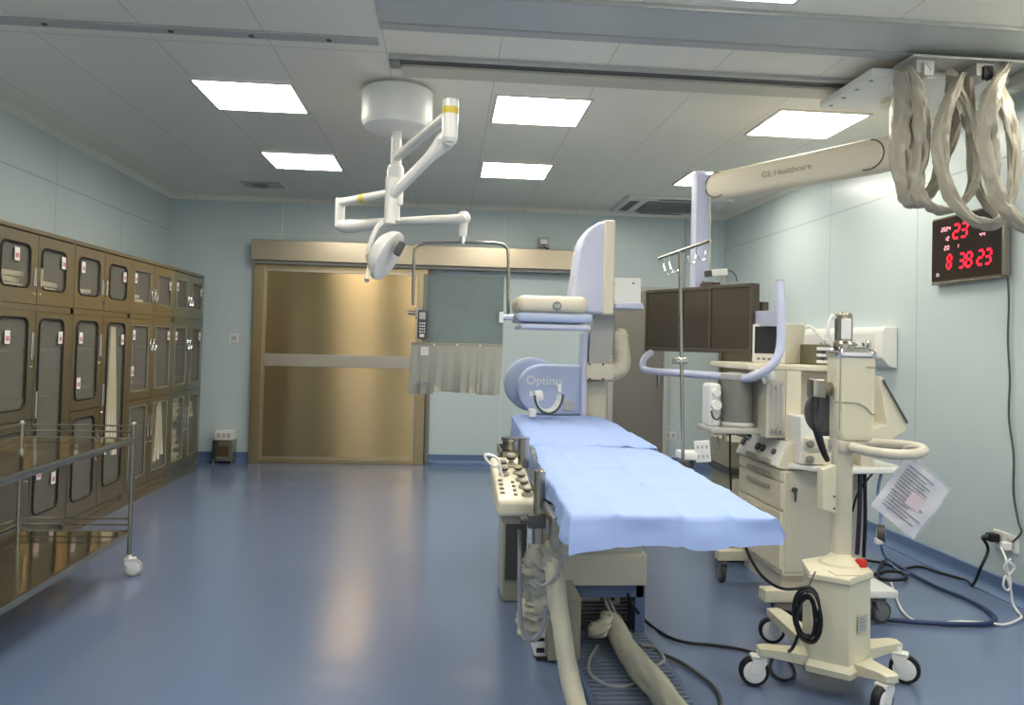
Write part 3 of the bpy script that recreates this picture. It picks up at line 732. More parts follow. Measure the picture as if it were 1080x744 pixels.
MB().lathe([(.025, 0), (.025, .12), (.028, .13)], (.355, 3.45, .86)).build('metal_sleeve', M_steel, hd)
po = thing('rail_post', 'short thick steel post clamped to the near left corner of the table', 'post', (.385, 3.0, .66))
MB().cyl((.362, 2.93, .66), (.366, 2.93, .925), .021).lathe([(.0215, 0), (.0215, .01), (.016, .014)], (.366, 2.93, .92)).build('post_tube', M_steel, po)
MB().cbox((.355, 2.93, .745), (.065, .06, .05), bev=.006).cyl((.325, 2.93, .745), (.295, 2.93, .745), .012, seg=10).build('clamp', M_dgrey, po)
MB().cbox((.41, 3.0, .74), (.03, .07, .12), bev=.004).cbox((.43, 2.95, .69), (.035, .05, .1), bev=.006).build('clamp_block', M_steel, po)
# crumpled protective sleeves
def sleeve(name, label, pts, r, m=M_sleeve, amp=.25, seg=36, n=8, cat='cable sleeve', group=None, flat=1., gather=0.):
    pts = smooth_path(pts, n); rings = []; up = None
    for i, p in enumerate(pts):
        d = (pts[min(i+1, len(pts)-1)]-pts[max(i-1, 0)]).normalized()
        if up is None: up = Vector((0, 1, 0)) if abs(d.y) < .8 else Vector((1, 0, 0))
        u = (up-d*up.dot(d)).normalized(); w = d.cross(u); up = u
        rg = []
        f = i/(len(pts)-1)*(len(r)-1); k = min(int(f), len(r)-2); q = r[k]*(1-f+k)+r[k+1]*(f-k)
        for j in range(seg):
            a = 2*PI*j/seg; e = Vector((math.cos(a), math.sin(a), 0))
            nn = noise.noise(Vector((e.x*1.4+p.x*3, e.y*1.4, i*.22)))+.9*(.35-abs(noise.noise(Vector((e.x*1.5, e.y*1.5, i*.2+9)))))*2+.35*noise.noise(Vector((e.x*5, e.y*5, i*.8)))
            if gather: nn = gather*(.5-2.2*abs(noise.noise(Vector((e.x*.7+3, e.y*.7+i*.33, i*.42)))))+.6*nn
            rg.append(p+(u*e.x+w*e.y*flat)*q*(1+amp*nn))
        rings.append(rg)
    o = MB().loft(rings).build(name, m, None, ang=75)
    return tag(o, label, cat, group)
sleeve('cable_sleeve', 'long smooth pale sleeve slanting from the table corner down to the bottom edge', [P(582, 588, Y=3.02), P(588, 630, Y=2.96), P(595, 680, Y=2.86), P(602, 720, Y=2.78), P(612, 760, Y=2.62)], [.045, .052, .05, .048, .05, .05], amp=.06, flat=.7)
sleeve('cable_sleeve', 'crumpled pale sleeve bunched below the rail clamp', [P(577, 566, Y=3.1), P(572, 585, Y=3.12), P(563, 608, Y=3.16), P(568, 630, Y=3.2), P(562, 650, Y=3.22), P(556, 672, Y=3.24)], [.03, .048, .055, .042, .062, .056, .035], amp=.42, gather=1.3)
sleeve('cable_sleeve', 'flat pale sleeve lying diagonally on the floor before the pedestal', [P(648, 652, Y=3.72), P(655, 675, Z=.06), P(672, 700, Z=.055), P(695, 728, Z=.055), P(718, 760, Z=.05)], [.03, .05, .055, .055, .055], amp=.14, flat=.9)
sleeve('cable_sleeve', 'crumpled pale cloth lump on the floor at the pedestal', [P(622, 668, Z=.07), P(630, 664, Z=.09), P(640, 655, Z=.1), P(640, 645, Z=.14)], [.02, .045, .04, .02], amp=.6, flat=.6)
sleeve('cable_sleeve', 'creased pale sleeve around the metal clamps at the near table corner', [P(590, 545, Y=3.0), P(592, 560, Y=2.98), P(588, 580, Y=3.0), P(580, 600, Y=3.02)], [.02, .035, .045, .03], amp=.35, gather=1.2)
def cable(name, label, pts, r, m, sm=8, cat='cable', group=None):
    return tag(MB().tube(pts, r, 8, sm=sm).build(name, m, None, ang=80), label, cat, group)
M_cgrey = mat('grey_cable', '#9b9ea2', .4)
cable('cable', 'grey cable hanging in a long loop left of the bunched sleeve', [P(548, 560, Y=3.25)] + S([(548, 590), (548, 630), (550, 660), (560, 674), (572, 664), (576, 640)], Y=3.1), .009, M_cgrey)
cable('cable', 'grey cable curling across the near left side of the table sleeve', S([(560, 612), (572, 618), (588, 606), (592, 585)], Y=2.93), .006, M_cgrey)
jb = thing('floor_box', 'small grey-brown floor box with white left face under the table', 'box', (.54, 3.6, 0))
MB().box(.485, .63, 3.45, 3.72, .01, .285, .006).build('box_body', M_taupe, jb)
MB().box(.43, .485, 3.50, 3.72, .01, .13, .006).build('white_side', M_wplast, jb)
MB().box(.44, .475, 3.494, 3.5, .03, .05).box(.44, .475, 3.494, 3.5, .08, .095).build('slot', M_black, jb)
MB().box(.44, .62, 3.48, 3.7, 0, .012).build('foot', M_black, jb)
for k, lb in enumerate(['left thin pale cable dropping from the pedestal to the floor sleeve', 'right thin pale cable dropping from the pedestal to the floor sleeve']):
    cable('cable', lb, [P(636+k*4, 628, Y=3.83), P(641+k*5, 640, Y=3.78), P(650+k*4, 660, Y=3.7)], .008, M_lgrey)
cable('cable', 'grey cable coiled in large loops on the floor before the table pedestal', S([(630, 682), (622, 695), (621, 708), (630, 718), (648, 725), (668, 722), (680, 708), (683, 695), (672, 684), (658, 682), (652, 690), (662, 700), (680, 704), (694, 702), (700, 695), (692, 684), (676, 681)], Z=.024), .008, M_cgrey, 6)
cable('cable', 'dark cable on the floor running from the grey coil to the bottom edge', S([(676, 681), (698, 690), (720, 700), (740, 714), (752, 724), (760, 738), (758, 760)], Z=.014), .008, M_dgrey)
cable('cable', 'black cable running from the pedestal across the floor to the injector stand', [P(662, 627, Y=3.74), P(668, 640, Y=3.68)] + S([(684, 658), (705, 672), (725, 678), (755, 681), (785, 686), (800, 692)], Z=.012), .008, M_black)

# ================================================================== C-ARM
ca = thing('c_arm_scanner', 'large lilac and cream angiography C-arm behind the head of the table', 'x-ray scanner', (1.0, 5.5, 0))
fin = [(P(x, y, Y=5.3).x, P(x, y, Y=5.3).z) for x, y in [(600, 322), (601, 308), (604, 290), (607, 268), (612, 252), (620, 242), (628, 237), (636, 235), (636, 332), (618, 331)]]
MB().prism(fin, 5.18, 5.44, 'Y', .02, 3).build('upper_housing', M_lilac, ca)
a, b_ = P(634, 235, Y=5.3), P(643, 333, Y=5.3)
MB().box(a.x, b_.x, 5.165, 5.46, b_.z, a.z, .012, 3).build('rear_cover', M_cream, ca)
a = P(606, 262, Y=5.17)
MB().box(a.x-.002, a.x+.01, 5.172, 5.182, a.z-.05, a.z+.01, .002).build('grip_slot', M_wplast, ca)
a, b_ = P(543, 312, Y=5.0), P(617, 332, Y=5.0)
det = MB().box(a.x, b_.x, 4.86, 5.30, b_.z, a.z, .05, 5).build('detector_cover', M_cream, ca)
c_ = P(587.5, 323, Y=4.865)
MB().lathe([(.03, 0), (.028, .006), (.015, .007)], (c_.x, 4.862, c_.z), (0, -1, 0), 24).build('emblem', M_mgrey, det)
text_mesh('GE', .03, frame((c_.x, 4.852, c_.z), (1, 0, 0), (0, 0, 1)), 'emblem_letters', M_wplast, det)
a, b_ = P(543, 330, Y=5.0), P(621, 342, Y=5.0)
MB().box(a.x, b_.x, 4.85, 5.31, b_.z, a.z, .025, 3).build('detector_body', M_lilac2, ca)
a, b_ = P(547, 342, Y=5.0), P(619, 349, Y=5.0)
MB().box(a.x, b_.x, 4.86, 5.30, b_.z, a.z-.002, .012, 3).build('detector_rim', M_lilac, ca)
a, b_ = P(560, 336, Y=5.0), P(610, 345, Y=5.0)
a, b_ = P(643, 294, Y=5.3), P(672, 326, Y=5.3)
br = MB().box(a.x-.01, b_.x, 5.2, 5.4, b_.z+.01, a.z, .008).build('side_bracket', M_wplast, ca)
a, b_ = P(646, 320, Y=5.25), P(676, 327, Y=5.25)
MB().prism([(a.x, a.z-.005), (b_.x-.02, a.z+.005), (b_.x, b_.z), (a.x, b_.z)], 5.14, 5.4, 'Y', .008).build('bracket_flap', M_lilac, br)
b = MB()
for (x, y) in ((647, 299), (647, 318), (668, 299)):
    q = P(x, y, Y=5.19); b.cyl(q, q+Vector((0, -.006, 0)), .007, seg=10)
build_each(b, 'screw', M_dgrey, br)
# curved C arm section
cur = [(624, 331), (619, 350), (617, 372), (617, 385), (640, 385), (642, 362), (644, 345), (645, 331)]
MB().prism([(P(x, y, Y=5.5).x, P(x, y, Y=5.5).z) for x, y in cur], 5.36, 5.62, 'Y', .012).build('c_arm_section', M_lgrey, ca)
st = [(612, 352), (614, 350), (617, 352), (616, 385), (615, 438), (610, 438), (611, 385)]
MB().prism([(P(x, y, Y=5.45).x, P(x, y, Y=5.45).z) for x, y in st], 5.33, 5.5, 'Y', .006).build('blue_edge_strip', M_lilac, ca)
a, b_ = P(615, 383, Y=5.42), P(640, 401, Y=5.42)
MB().box(a.x, b_.x+.03, 5.32, 5.6, b_.z, a.z, .015, 3).build('collar', M_cream, ca)
b = MB()
for (x, y) in ((622, 384.5), (636, 384.5), (622, 400), (636, 400)):
    q = P(x, y, Y=5.32); b.cyl(q, q+Vector((0, -.005, 0)), .008, seg=10)
build_each(b, 'collar_screw', M_dgrey, ca)
MB().tube(S([(632, 393), (645, 393), (653, 389), (656, 380), (655, 365), (654, 352)], Y=5.4), [.06, .065, .066, .062, .056, .05], 18, sm=6).ell(P(654, 351, Y=5.4), .05, .05, .03).build('cable_conduit', M_cream, ca)
b = MB()
for k in range(10):
    q = P(654.5+k*.1, 353+k*2.9, Y=5.4); b.lathe([(.054, 0), (.058+.0007*k, .005), (.054, .010)], q, (0, 0, -1), 20)
b.build('corrugation', M_cream2, ca)
q0, q1 = P(615, 402, Y=5.45), P(640, 402, Y=5.45)
MB().prism([(q0.x, 0), (q0.x, q0.z), (q1.x, q1.z), (q1.x+.02, 0)], 5.46, 5.85, 'Y', .012).build('floor_column', M_cream, ca)
MB().box(q0.x-.1, q1.x+.15, 5.48, 6.3, 0, .1, .02).build('base', M_cream, ca)
# pivot drum
dc = P(560, 405, Y=5.6)
MB().lathe([(.16, 0), (.19, .02), (.19, .2), (.17, .22)], (dc.x, 5.5, dc.z), (0, 1, 0), 44).build('pivot_drum', M_lilac2, ca)
w0 = P(571, 384, Y=5.5); w1 = P(614, 384, Y=5.5); wb = P(600, 437, Y=5.5).z
r_ = (w0.z-wb)/2; cz = (w0.z+wb)/2; cxx = w0.x
poly = [(w1.x, w0.z), (w1.x, wb)]+[(cxx-r_*math.sin(a), cz-r_*math.cos(a)) for a in [PI*k/16 for k in range(17)]]
dr = MB().prism(poly, 5.40, 5.52, 'Y', .018, 3).build('pivot_housing', M_lilac2, ca)
q = P(573, 402, Y=5.395)
text_mesh('Optima', .085, frame((q.x+.01, 5.3985, q.z), (1, 0, 0), (0, 0, 1)), 'lettering', M_wplast, dr)
MB().box(P(594, 423, Y=5.4).x, P(605, 423, Y=5.4).x, 5.39, 5.41, P(595, 433, Y=5.4).z, P(595, 423, Y=5.4).z, .003).build('small_plate', M_lgrey, dr)
MB().box(cxx-.02, w1.x, 5.5, 5.8, wb-.25, wb+.1, .02).build('pivot_arm', M_lilac2, ca)

# head holder (curved white strap) on table head
hh = thing('head_support', 'curved white head support with dark rim at the head end of the table', 'head support', (.62, 5.2, .93))
hc = P(577, 420, Y=5.1)
rows = []
for i in range(13):
    a = math.radians(185+170*i/12); rows.append([(hc.x+.088*math.cos(a), 5.02+.14*j/4, max(hc.z+.03+.12*math.sin(a), .94)) for j in range(5)])
MB().sheet(rows, .012).build('cradle', M_wplast, hh)
MB().tube([(hc.x+.092*math.cos(math.radians(185+175*i/14)), 5.015, max(hc.z+.03+.125*math.sin(math.radians(185+175*i/14)), .938)) for i in range(15)], .008, 8).build('cradle_rim', M_dgrey, hh)
q = P(560, 418, Y=5.05)
MB().lathe([(.02, 0), (.035, .01), (.035, .05), (.02, .06)], q+Vector((.02, 0, .0)), (1, 0, .1), 20).cyl(q, q+Vector((0, 0, .03)), .01, seg=8).box(q.x-.01, q.x+.035, 5.02, 5.12, .935, .985, .008).build('tilt_joint', M_wplast, hh)
q = P(590, 410, Y=5.05)
MB().cbox(q, (.02, .03, .05), bev=.004).cyl(q, P(586, 404, Y=5.05), .006, seg=8).build('release_clip', M_wplast, hh)

# ================================================================== IV POLE + RAIL SOCKETS
iv = thing('iv_pole', 'thin steel infusion pole with a hooked cross bar clamped to the right table rail', 'infusion pole', (1.11, 3.6, .82))
ia, ib = P(717, 265, Y=3.6), Vector((1.125, 3.6, .84))
MB().cyl(ia, ib, .0085).build('pole_tube', M_steel, iv)
MB().cbox(ib+Vector((0, 0, .01)), (.05, .05, .06), bev=.006).build('rail_clamp', M_dgrey, iv)
ba, bb_ = P(695, 273, Y=3.75), P(749, 254, Y=3.42)
MB().cyl(ba, bb_, .008).build('cross_bar', M_steel, iv)
MB().cyl(P(711, 381, Y=3.58), P(723, 381, Y=3.62), .016).ell(P(717, 381, Y=3.6), .017, .017, .02).build('height_knob', M_chrome, iv)
for u in (.1, .22, .75, .93):
    q = ba.lerp(bb_, u); s_ = 1 if u < .5 else -1
    MB().tube([q, q+Vector((.0, 0, -.03)), q+Vector((.008*s_, -.01, -.075)), q+Vector((.03*s_, -.015, -.085)), q+Vector((.045*s_, -.018, -.065)), q+Vector((.045*s_, -.018, -.05))], .0035, 8, sm=4).build('hook', M_chrome, iv)
q = P(724, 293, Y=3.6)
ps = thing('rail_power_box', 'white rail box with socket panel at the right edge of the table', 'power box', (1.17, 3.66, .86))
a, b_ = P(716, 476, Y=3.66), P(736, 484, Y=3.66)
MB().box(a.x, b_.x+.02, 3.6, 3.72, b_.z, a.z, .006).build('box_body', M_wplast, ps)
MB().box(a.x+.03, a.x+.07, 3.64, 3.68, b_.z-.05, b_.z, .004).build('mount', M_dgrey, ps)
c_ = P(741, 476.5, Y=3.6)
Mx = frame(c_, (1, -.35, .12), (0, 0, 1))
MB(Mx).box(-.035, .035, -.05, .05, -.012, .006, .003).build('socket_panel', M_wplast, ps)
b = MB(Mx)
for i in (-1, 0, 1):
    for j in (-1, 1): b.box(i*.02-.005, i*.02+.005, j*.022-.008, j*.022+.008, .006, .008)
build_each(b, 'socket_outlet', M_lgrey, ps)

# ================================================================== CEILING MONITOR SUSPENSION
ms = thing('monitor_suspension', 'cream and lilac ceiling arm that carries the bank of monitors', 'suspension arm', (2.7, 4.3, 2.6))
MB().prism([(2.25, 4.0), (2.25, 4.6), (3.16, 4.6), (3.16, 4.0)], ZC-.10, ZC-.056, 'Z', .006).build('ceiling_plate', M_wplast, ms)
b = MB()
for k in range(4): b.cyl((2.29, 4.08+.15*k, ZC-.103), (2.29, 4.08+.15*k, ZC-.099), .012, seg=10)
build_each(b, 'plate_screw', M_mgrey, ms)
A1 = P(938, 162, Y=4.4); A0 = P(748, 199, Y=5.25)
MB().cyl((A1.x+.06, 4.37, 2.90), (A1.x+.06, 4.37, A1.z-.1), .07).lathe([(.12, 0), (.12, .03)], (A1.x+.06, 4.37, ZC-.13)).build('hanging_post', M_cream, ms)
dv = (A1-A0).normalized()
def armprof(p, w, h): 
    sdir = Vector((dv.y, -dv.x, 0)).normalized(); up = sdir.cross(dv)
    if up.z < 0: up = -up
    return [p+sdir*w*math.copysign(abs(math.cos(a))**.6, math.cos(a))+up*h*math.copysign(abs(math.sin(a))**.6, math.sin(a)) for a in [2*PI*k/24 for k in range(24)]]
L_ = (A1-A0).length
MB().loft([armprof(A0+dv*(L_*u), w, h) for u, w, h in ((-.02, .05, .07), (.0, .065, .088), (.06, .07, .095), (.5, .07, .10), (.94, .07, .105), (1., .065, .1), (1.03, .05, .07))]).build('spring_arm', M_cream, ms)
sd = Vector((-dv.y, dv.x, 0)).normalized()
if sd.y > 0: sd = -sd
q = A0.lerp(A1, .53)+sd*.072
q = P(838, 180, Y=(A0.y+A1.y)/2-.06)
cpos = A0+dv*(L_*.49)+sd*.0735
text_mesh('GE Healthcare', .055, frame(cpos, dv, (0, 0, 1)), 'lettering', M_ink2, ms)
def arcring(c, r, a0, a1): return [c+dv*r*math.cos(math.radians(a0+(a1-a0)*k/14))+Vector((0, 0, 1))*r*math.sin(math.radians(a0+(a1-a0)*k/14)) for k in range(15)]
build_each(MB().tube(arcring(A0+dv*.09+sd*.068, .085, 80, 300), .004, 6).tube(arcring(A1-dv*.10+sd*.068, .09, 80, -110), .004, 6), 'joint_seam', M_dgrey, ms)
PT1, PT0 = P(739, 184, Y=5.25), P(742, 305, Y=5.25)
MB().prism([(PT1.x-.055, 0), (PT1.x-.045, -.05), (PT1.x+.045, -.05), (PT1.x+.055, 0), (PT1.x+.045, .05), (PT1.x-.045, .05)], PT0.z, PT1.z-.01, 'Z', .008).ell((PT1.x, 0, PT1.z-.012), .055, .05, .03)
b = MB(Matrix.Translation((0, 5.25, 0)))
b.prism([(PT1.x-.058, 0), (PT1.x-.045, -.055), (PT1.x+.045, -.055), (PT1.x+.058, 0), (PT1.x+.045, .055), (PT1.x-.045, .055)], PT0.z-.05, PT1.z-.01, 'Z', .01).ell((PT1.x, 0, PT1.z-.012), .056, .054, .035)
b.build('drop_post', M_lilac, ms)
MB().tube(S([(749, 208), (749, 240), (748, 285)], Y=5.15), .006, 8, sm=3).build('cable', M_lgrey, ms)
# monitor bank
ML = Vector((1.45, 5.6, 0)); MR = Vector((1.92, 4.7, 0)); md = (MR-ML).normalized(); mn = Vector((md.y, -md.x, 0))
if mn.dot(Vector((0, 0, 0))-ML) < 0: mn = -mn
zb, zt_ = 1.38, 1.82
def mpos(u, off, z): return ML+md*u+mn*off+Vector((0, 0, z))
BL = (MR-ML).length
segs = [(0.0, .36, 0.0), (.36, .65, .0), (.65, BL, .035)]
lbs = ['dark flat monitor at the left end of the hanging bank of three', 'dark flat monitor in the middle of the hanging bank of three', 'dark flat monitor at the right end of the hanging bank, nearest the viewer']
for (u0, u1, off), lb in zip(segs, lbs):
    c_ = mpos((u0+u1)/2, off, 0); Mx = frame(mpos((u0+u1)/2, off, (zb+zt_)/2), md, (0, 0, 1)); w = (u1-u0)/2-.003; h = (zt_-zb)/2
    if (Mx.to_3x3() @ Vector((0, 0, 1))).dot(mn) < 0: Mx = frame(mpos((u0+u1)/2, off, (zb+zt_)/2), -md, (0, 0, 1))
    t = thing('monitor', lb, 'monitor', mpos((u0+u1)/2, off, zb), 'monitors in the hanging bank')
    MB(Mx).box(-w, w, -h, h, -.06, 0, .006).build('casing', M_bezel, t)
    MB(Mx).box(-w, w, -h, -h+.028, 0, .012, .002).box(-w, w, h-.022, h, 0, .012, .002).box(-w, -w+.02, -h+.028, h-.022, 0, .012, .002).box(w-.02, w, -h+.028, h-.022, 0, .012, .002).build('bezel', M_bezel, t)
    MB(Mx).box(-w+.02, w-.02, -h+.028, h-.022, 0, .004).build('screen', M_screen, t)
b = MB()
Mx = frame(mpos(BL/2, -.09, 1.66), md, (0, 0, 1))
b = MB(Mx); b.box(-BL/2+.03, BL/2-.01, -.05, .05, -.03, .03, .006); b.box(-.08, .08, -.12, .2, -.05, .03, .01); b.build('mount_beam', M_bezel, ms)
MB().tube([mpos(BL/2, -.09, 1.84), (PT1.x, 5.25, PT0.z-.02)], .04, 12).build('tilt_mount', M_bezel, ms)
# lilac handle tube
hp = [P(687, 372, Y=5.5), P(680, 378, Y=5.45), P(678, 386, Y=5.38), P(684, 391, Y=5.3), P(720, 394, Y=4.9), P(760, 397, Y=4.5), P(788, 399, Y=4.2), P(803, 394, Y=4.08), P(817, 382, Y=4.04), P(823, 366, Y=4.04), P(824, 340, Y=4.04), P(822, 297, Y=4.04)]
hp = [hp[0]]+hp[1:]
MB().tube(hp, .0235, 14, sm=6).build('handle_tube', M_lilac, ms)
q = P(822, 297, Y=4.04); MB().cyl(q, q+Vector((0, 0, .008)), .022).build('handle_cap', M_lgrey, ms)
a = P(799, 336, Y=4.68); b2 = P(823, 336, Y=4.07)
Mx = frame((a+b2)/2, b2-a, (0, 0, 1)); l2 = (b2-a).length/2
MB(Mx).box(-l2-.03, l2+.02, -.045, .045, -.012, .012, .004).build('handle_bracket', M_lilac, ms)
MB().tube(S([(797, 345), (801, 360), (799, 372), (794, 374), (792, 372)], Y=4.66), .005, 8, sm=5).build('loop_cable', M_dgrey, ms)
t = thing('remote_sensor', 'small white clip hanging under the lilac handle tube', 'clip', P(772, 403, Y=4.66))
q = P(772, 402, Y=4.62); MB().ell(q, .025, .02, .012).build('clip_body', M_wplast, t)
vc = thing('video_camera', 'small white camera with a dark lens on top of the monitor bank', 'camera', mpos(.72, -.02, 1.84))
q = P(757, 288, Y=5.0); qd = Vector((1, .05, .12)).normalized()
Mx = frame(q, qd, (0, 0, 1))
MB(Mx).box(-.05, .06, -.022, .022, -.025, .025, .006).build('camera_body', M_wplast, vc)
MB(Mx).box(-.085, -.048, -.02, .02, -.024, .024, .004).build('lens_hood', M_dgrey, vc)
MB().cyl(P(763, 293, Y=5.0), P(763, 303, Y=5.0), .014).build('stand', M_lgrey, vc)
MB().tube(S([(765, 285), (771, 286), (776, 291), (777, 297)], Y=5.0), .004, 8, sm=5).build('cable', M_dgrey, vc)

# ================================================================== DRAPED CABLE BAGS
BG = 'plastic-wrapped cable loops below the ceiling plate'
def bag(label, pts, r, amp=.36):
    return sleeve('cable_bag', label, pts, [q*.88 for q in r], M_bag, amp, 40, 12, 'bagged cable', BG, .55)
YH = 3.95
bag('left plastic-wrapped cable hanging straight from the ceiling plate', [P(950, 74, Y=3.86), P(952, 110, Y=YH), P(952, 160, Y=YH), P(955, 200, Y=YH), P(968, 216, Y=YH), P(985, 195, Y=YH+.05), P(1000, 150, Y=YH+.08), P(1008, 110, Y=YH+.05), P(1003, 76, Y=3.86)], [.035, .07, .075, .06, .045, .04, .05, .06, .035])
bag('second plastic-wrapped cable loop, crossing in front of the first', [P(957, 74, Y=3.86), P(968, 100, Y=3.85), P(972, 150, Y=3.85), P(968, 195, Y=3.85), P(978, 216, Y=3.82), P(1000, 222, Y=3.8), P(1022, 205, Y=3.78), P(1028, 170, Y=3.78), P(1020, 120, Y=3.8), P(1008, 90, Y=3.82)], [.03, .055, .06, .045, .035, .033, .04, .05, .055, .04])
bag('third plastic-wrapped cable loop sagging from the plate to the right', [P(1013, 80, Y=3.86), P(1000, 110, Y=3.75), P(992, 150, Y=3.72), P(998, 195, Y=3.7), P(1020, 228, Y=3.66), P(1050, 236, Y=3.6), P(1066, 210, Y=3.58), P(1070, 160, Y=3.58), P(1060, 110, Y=3.6), P(1050, 84, Y=3.86)], [.03, .05, .05, .04, .035, .035, .042, .045, .05, .03])
bag('fourth plastic-wrapped cable loop nearest the right wall', [P(1062, 68, Y=3.86), P(1046, 100, Y=3.5), P(1042, 150, Y=3.48), P(1050, 200, Y=3.45), P(1070, 230, Y=3.42), P(1100, 242, Y=3.4), P(1125, 200, Y=3.4), P(1120, 120, Y=3.42), P(1100, 78, Y=3.86)], [.03, .05, .05, .038, .035, .036, .04, .05, .03])
bag('thin plastic-wrapped strand between the second and third loops', [P(1022, 82, Y=3.86), P(1024, 130, Y=3.88), P(1026, 180, Y=3.86), P(1040, 215, Y=3.8), P(1062, 232, Y=3.7), P(1085, 234, Y=3.62)], [.03, .035, .035, .025, .025, .025])
t = thing('cable_trolley', 'ceiling trolley block with dark clip that holds the bagged cables', 'cable trolley', (2.8, 3.9, ZC-.14))
for x, m in ((2.45, M_lgrey), (2.78, M_black), (3.08, M_lgrey)):
    MB().box(x-.05, x+.05, 3.84, 4.02, ZC-.13, ZC-.05, .006).build('clip_block', M_lgrey, t)
    MB().box(x-.02, x+.03, 3.82, 3.845, ZC-.15, ZC-.08, .003).tube([(x, 3.83, ZC-.16), (x+.015, 3.82, ZC-.12), (x-.01, 3.82, ZC-.09)], .004, 6, sm=3).build('hook', m, t)
MB().box(2.36, 3.22, 3.80, 3.99, ZC-.062, ZC-.05, .003).build('runner', M_lgrey, t)

# ================================================================== RIGHT WALL
ck = thing('digital_clock', 'black wall clock with red glowing digits reading 8 38 23', 'digital clock', (XR-.02, 4.65, 1.9))
cy0, cy1, cz0, cz1 = P(984, 262, X=XR-.04).y, P(1058, 250, X=XR-.04).y, 1.88, 2.31
MB().box(XR-.045, XR-.003, cy1, cy0, cz0, cz1, .004).build('clock_case', M_bezel, ck)
MB().box(XR-.047, XR-.044, cy1-.0, cy0+.0, cz0+.012, cz1-.012, .001).build('clock_face', mat('clock_glass', '#2c221b', .18), ck)
MB().box(XR-.05, XR-.003, cy1-.02, cy1, cz0, cz1, .003).box(XR-.05, XR-.003, cy1, cy0, cz0-.012, cz0, .002).build('silver_edge', M_steel, ck)
CW = cy0-cy1; CH = cz1-cz0
Mck = frame((XR-.0475, cy0, cz0), (0, -1, 0), (0, 0, 1))
SEG = {'0': 'abcdef', '1': 'bc', '2': 'abged', '3': 'abgcd', '4': 'fgbc', '8': 'abcdefg', '-': 'g'}
def sevens(mb, s, x, y, w, h, th, gap=1.35, slant=.12):
    for i, ch in enumerate(s):
        for sg in SEG.get(ch, ''):
            X0 = x+i*w*gap
            def q(u, v): return (X0+u*w+slant*v*h, y+v*h)
            ln = {'a': ((0, 1), (1, 1)), 'b': ((1, 1), (1, .5)), 'c': ((1, .5), (1, 0)), 'd': ((0, 0), (1, 0)), 'e': ((0, .5), (0, 0)), 'f': ((0, 1), (0, .5)), 'g': ((0, .5), (1, .5))}[sg]
            a, b = Vector(q(*ln[0])), Vector(q(*ln[1])); d = (b-a).normalized(); a = a+d*th*.6; b = b-d*th*.6; n = Vector((-d.y, d.x))*th*.5
            mb.prism([tuple(a+n), tuple(b+n), tuple(b-n), tuple(a-n)], 0, .002, 'Z')
def digits(st, x, y, w, h, th, gap, m, name):
    for i_, ch in enumerate(st):
        b = MB(Mck); sevens(b, ch, x+i_*w*gap, y, w, h, th); b.build(name, m, ck)
for st, x, y, w in (('23', .33, .64, .085), ('8', .24, .2, .06), ('38', .42, .19, .075), ('23', .68, .19, .075)): digits(st, CW*x, CH*y, CW*w, CH*.2, .013, 1.35, M_led, 'large_digit')
for st, x, y, w, g in (('2024', .15, .78, .022, 1.7), ('12', .2, .63, .025, 1.7), ('20', .2, .49, .025, 1.7), ('1', .38, .49, .03, 1.7), ('--', .72, .78, .03, 1.5), ('-', .73, .69, .03, 1.5), ('44', .71, .59, .025, 1.7)): digits(st, CW*x, CH*y, CW*w, CH*.055, .005, g, M_ledw, 'small_digit')
MB(Mck).box(CW*.08, CW*.13, CH*.1, CH*.14, 0, .002).cyl((CW*.1, CH*.12, 0), (CW*.1, CH*.12, .004), .014, seg=14).build('sensor', M_lgrey, ck)
# cable from clock
cable('cable', 'thin dark cable running down the right wall from the clock to the socket', [Vector((XR-.02, P(1063, 290, X=XR-.02).y, 1.87))]+[P(x, y, X=XR-.015) for x, y in [(1064, 320), (1063, 360), (1065, 400), (1064, 440), (1069, 480), (1069, 520), (1074, 550), (1077, 562), (1068, 572)]], .006, M_dgrey)
gp = thing('medical_gas_panel', 'white wall-mounted medical gas outlet panel behind the injector stand', 'wall panel', (XR-.05, 6.1, 1.3))
MB().prism([(XR-.002, 1.29), (XR-.07, 1.31), (XR-.12, 1.37), (XR-.12, 1.56), (XR-.1, 1.6), (XR-.002, 1.6)], 5.45, 7.2, 'Y', .012).build('panel_body', M_wplast, gp)
b = MB()
for k in range(4): b.box(XR-.123, XR-.118, 5.55+.42*k, 5.9+.42*k, 1.40, 1.55, .001)
build_each(b, 'outlet_plate', M_white, gp)
for k in range(4):
    b = MB().lathe([(.03, 0), (.03, .02), (.02, .025), (.02, .05), (.012, .055)], (XR-.122, 5.62+.22*k, 1.47), (-1, 0, 0), 16)
    b.build('gas_outlet', M_chrome, gp)
MB().tube([(XR-.15, 5.75, 1.47), (XR-.2, 5.8, 1.42), (XR-.22, 5.95, 1.46), (XR-.2, 6.05, 1.44), (XR-.14, 6.1, 1.47)], .01, 8, sm=5).build('connector_hose', M_dgrey, gp)
MB().tube([(XR-.14, 6.3, 1.5), (XR-.25, 6.35, 1.62), (XR-.28, 6.4, 1.5), (XR-.22, 6.45, 1.36), (XR-.3, 6.5, 1.2)], .012, 8, sm=6).build('white_hose', M_wplast, gp)
sy = P(1062, 572, X=XR).y
t, Mx = plate('wall_socket', 'white double wall socket low on the right wall with plugs in it', 'socket', (XR-.001, sy, .325), .2, .1, 2, n=(-1, 0, 0))
pg = thing('power_plug', 'large black plug in the low right wall socket', 'plug', (XR-.05, sy+.07, .33))
MB().cbox((XR-.045, sy+.06, .335), (.06, .06, .05), bev=.01).cyl((XR-.07, sy+.06, .335), (XR-.1, sy+.075, .33), .02, .012, 14).build('plug_body', M_black, pg)
pg = thing('power_plug', 'white plug on the right side of the low right wall socket', 'plug', (XR-.05, sy-.05, .31))
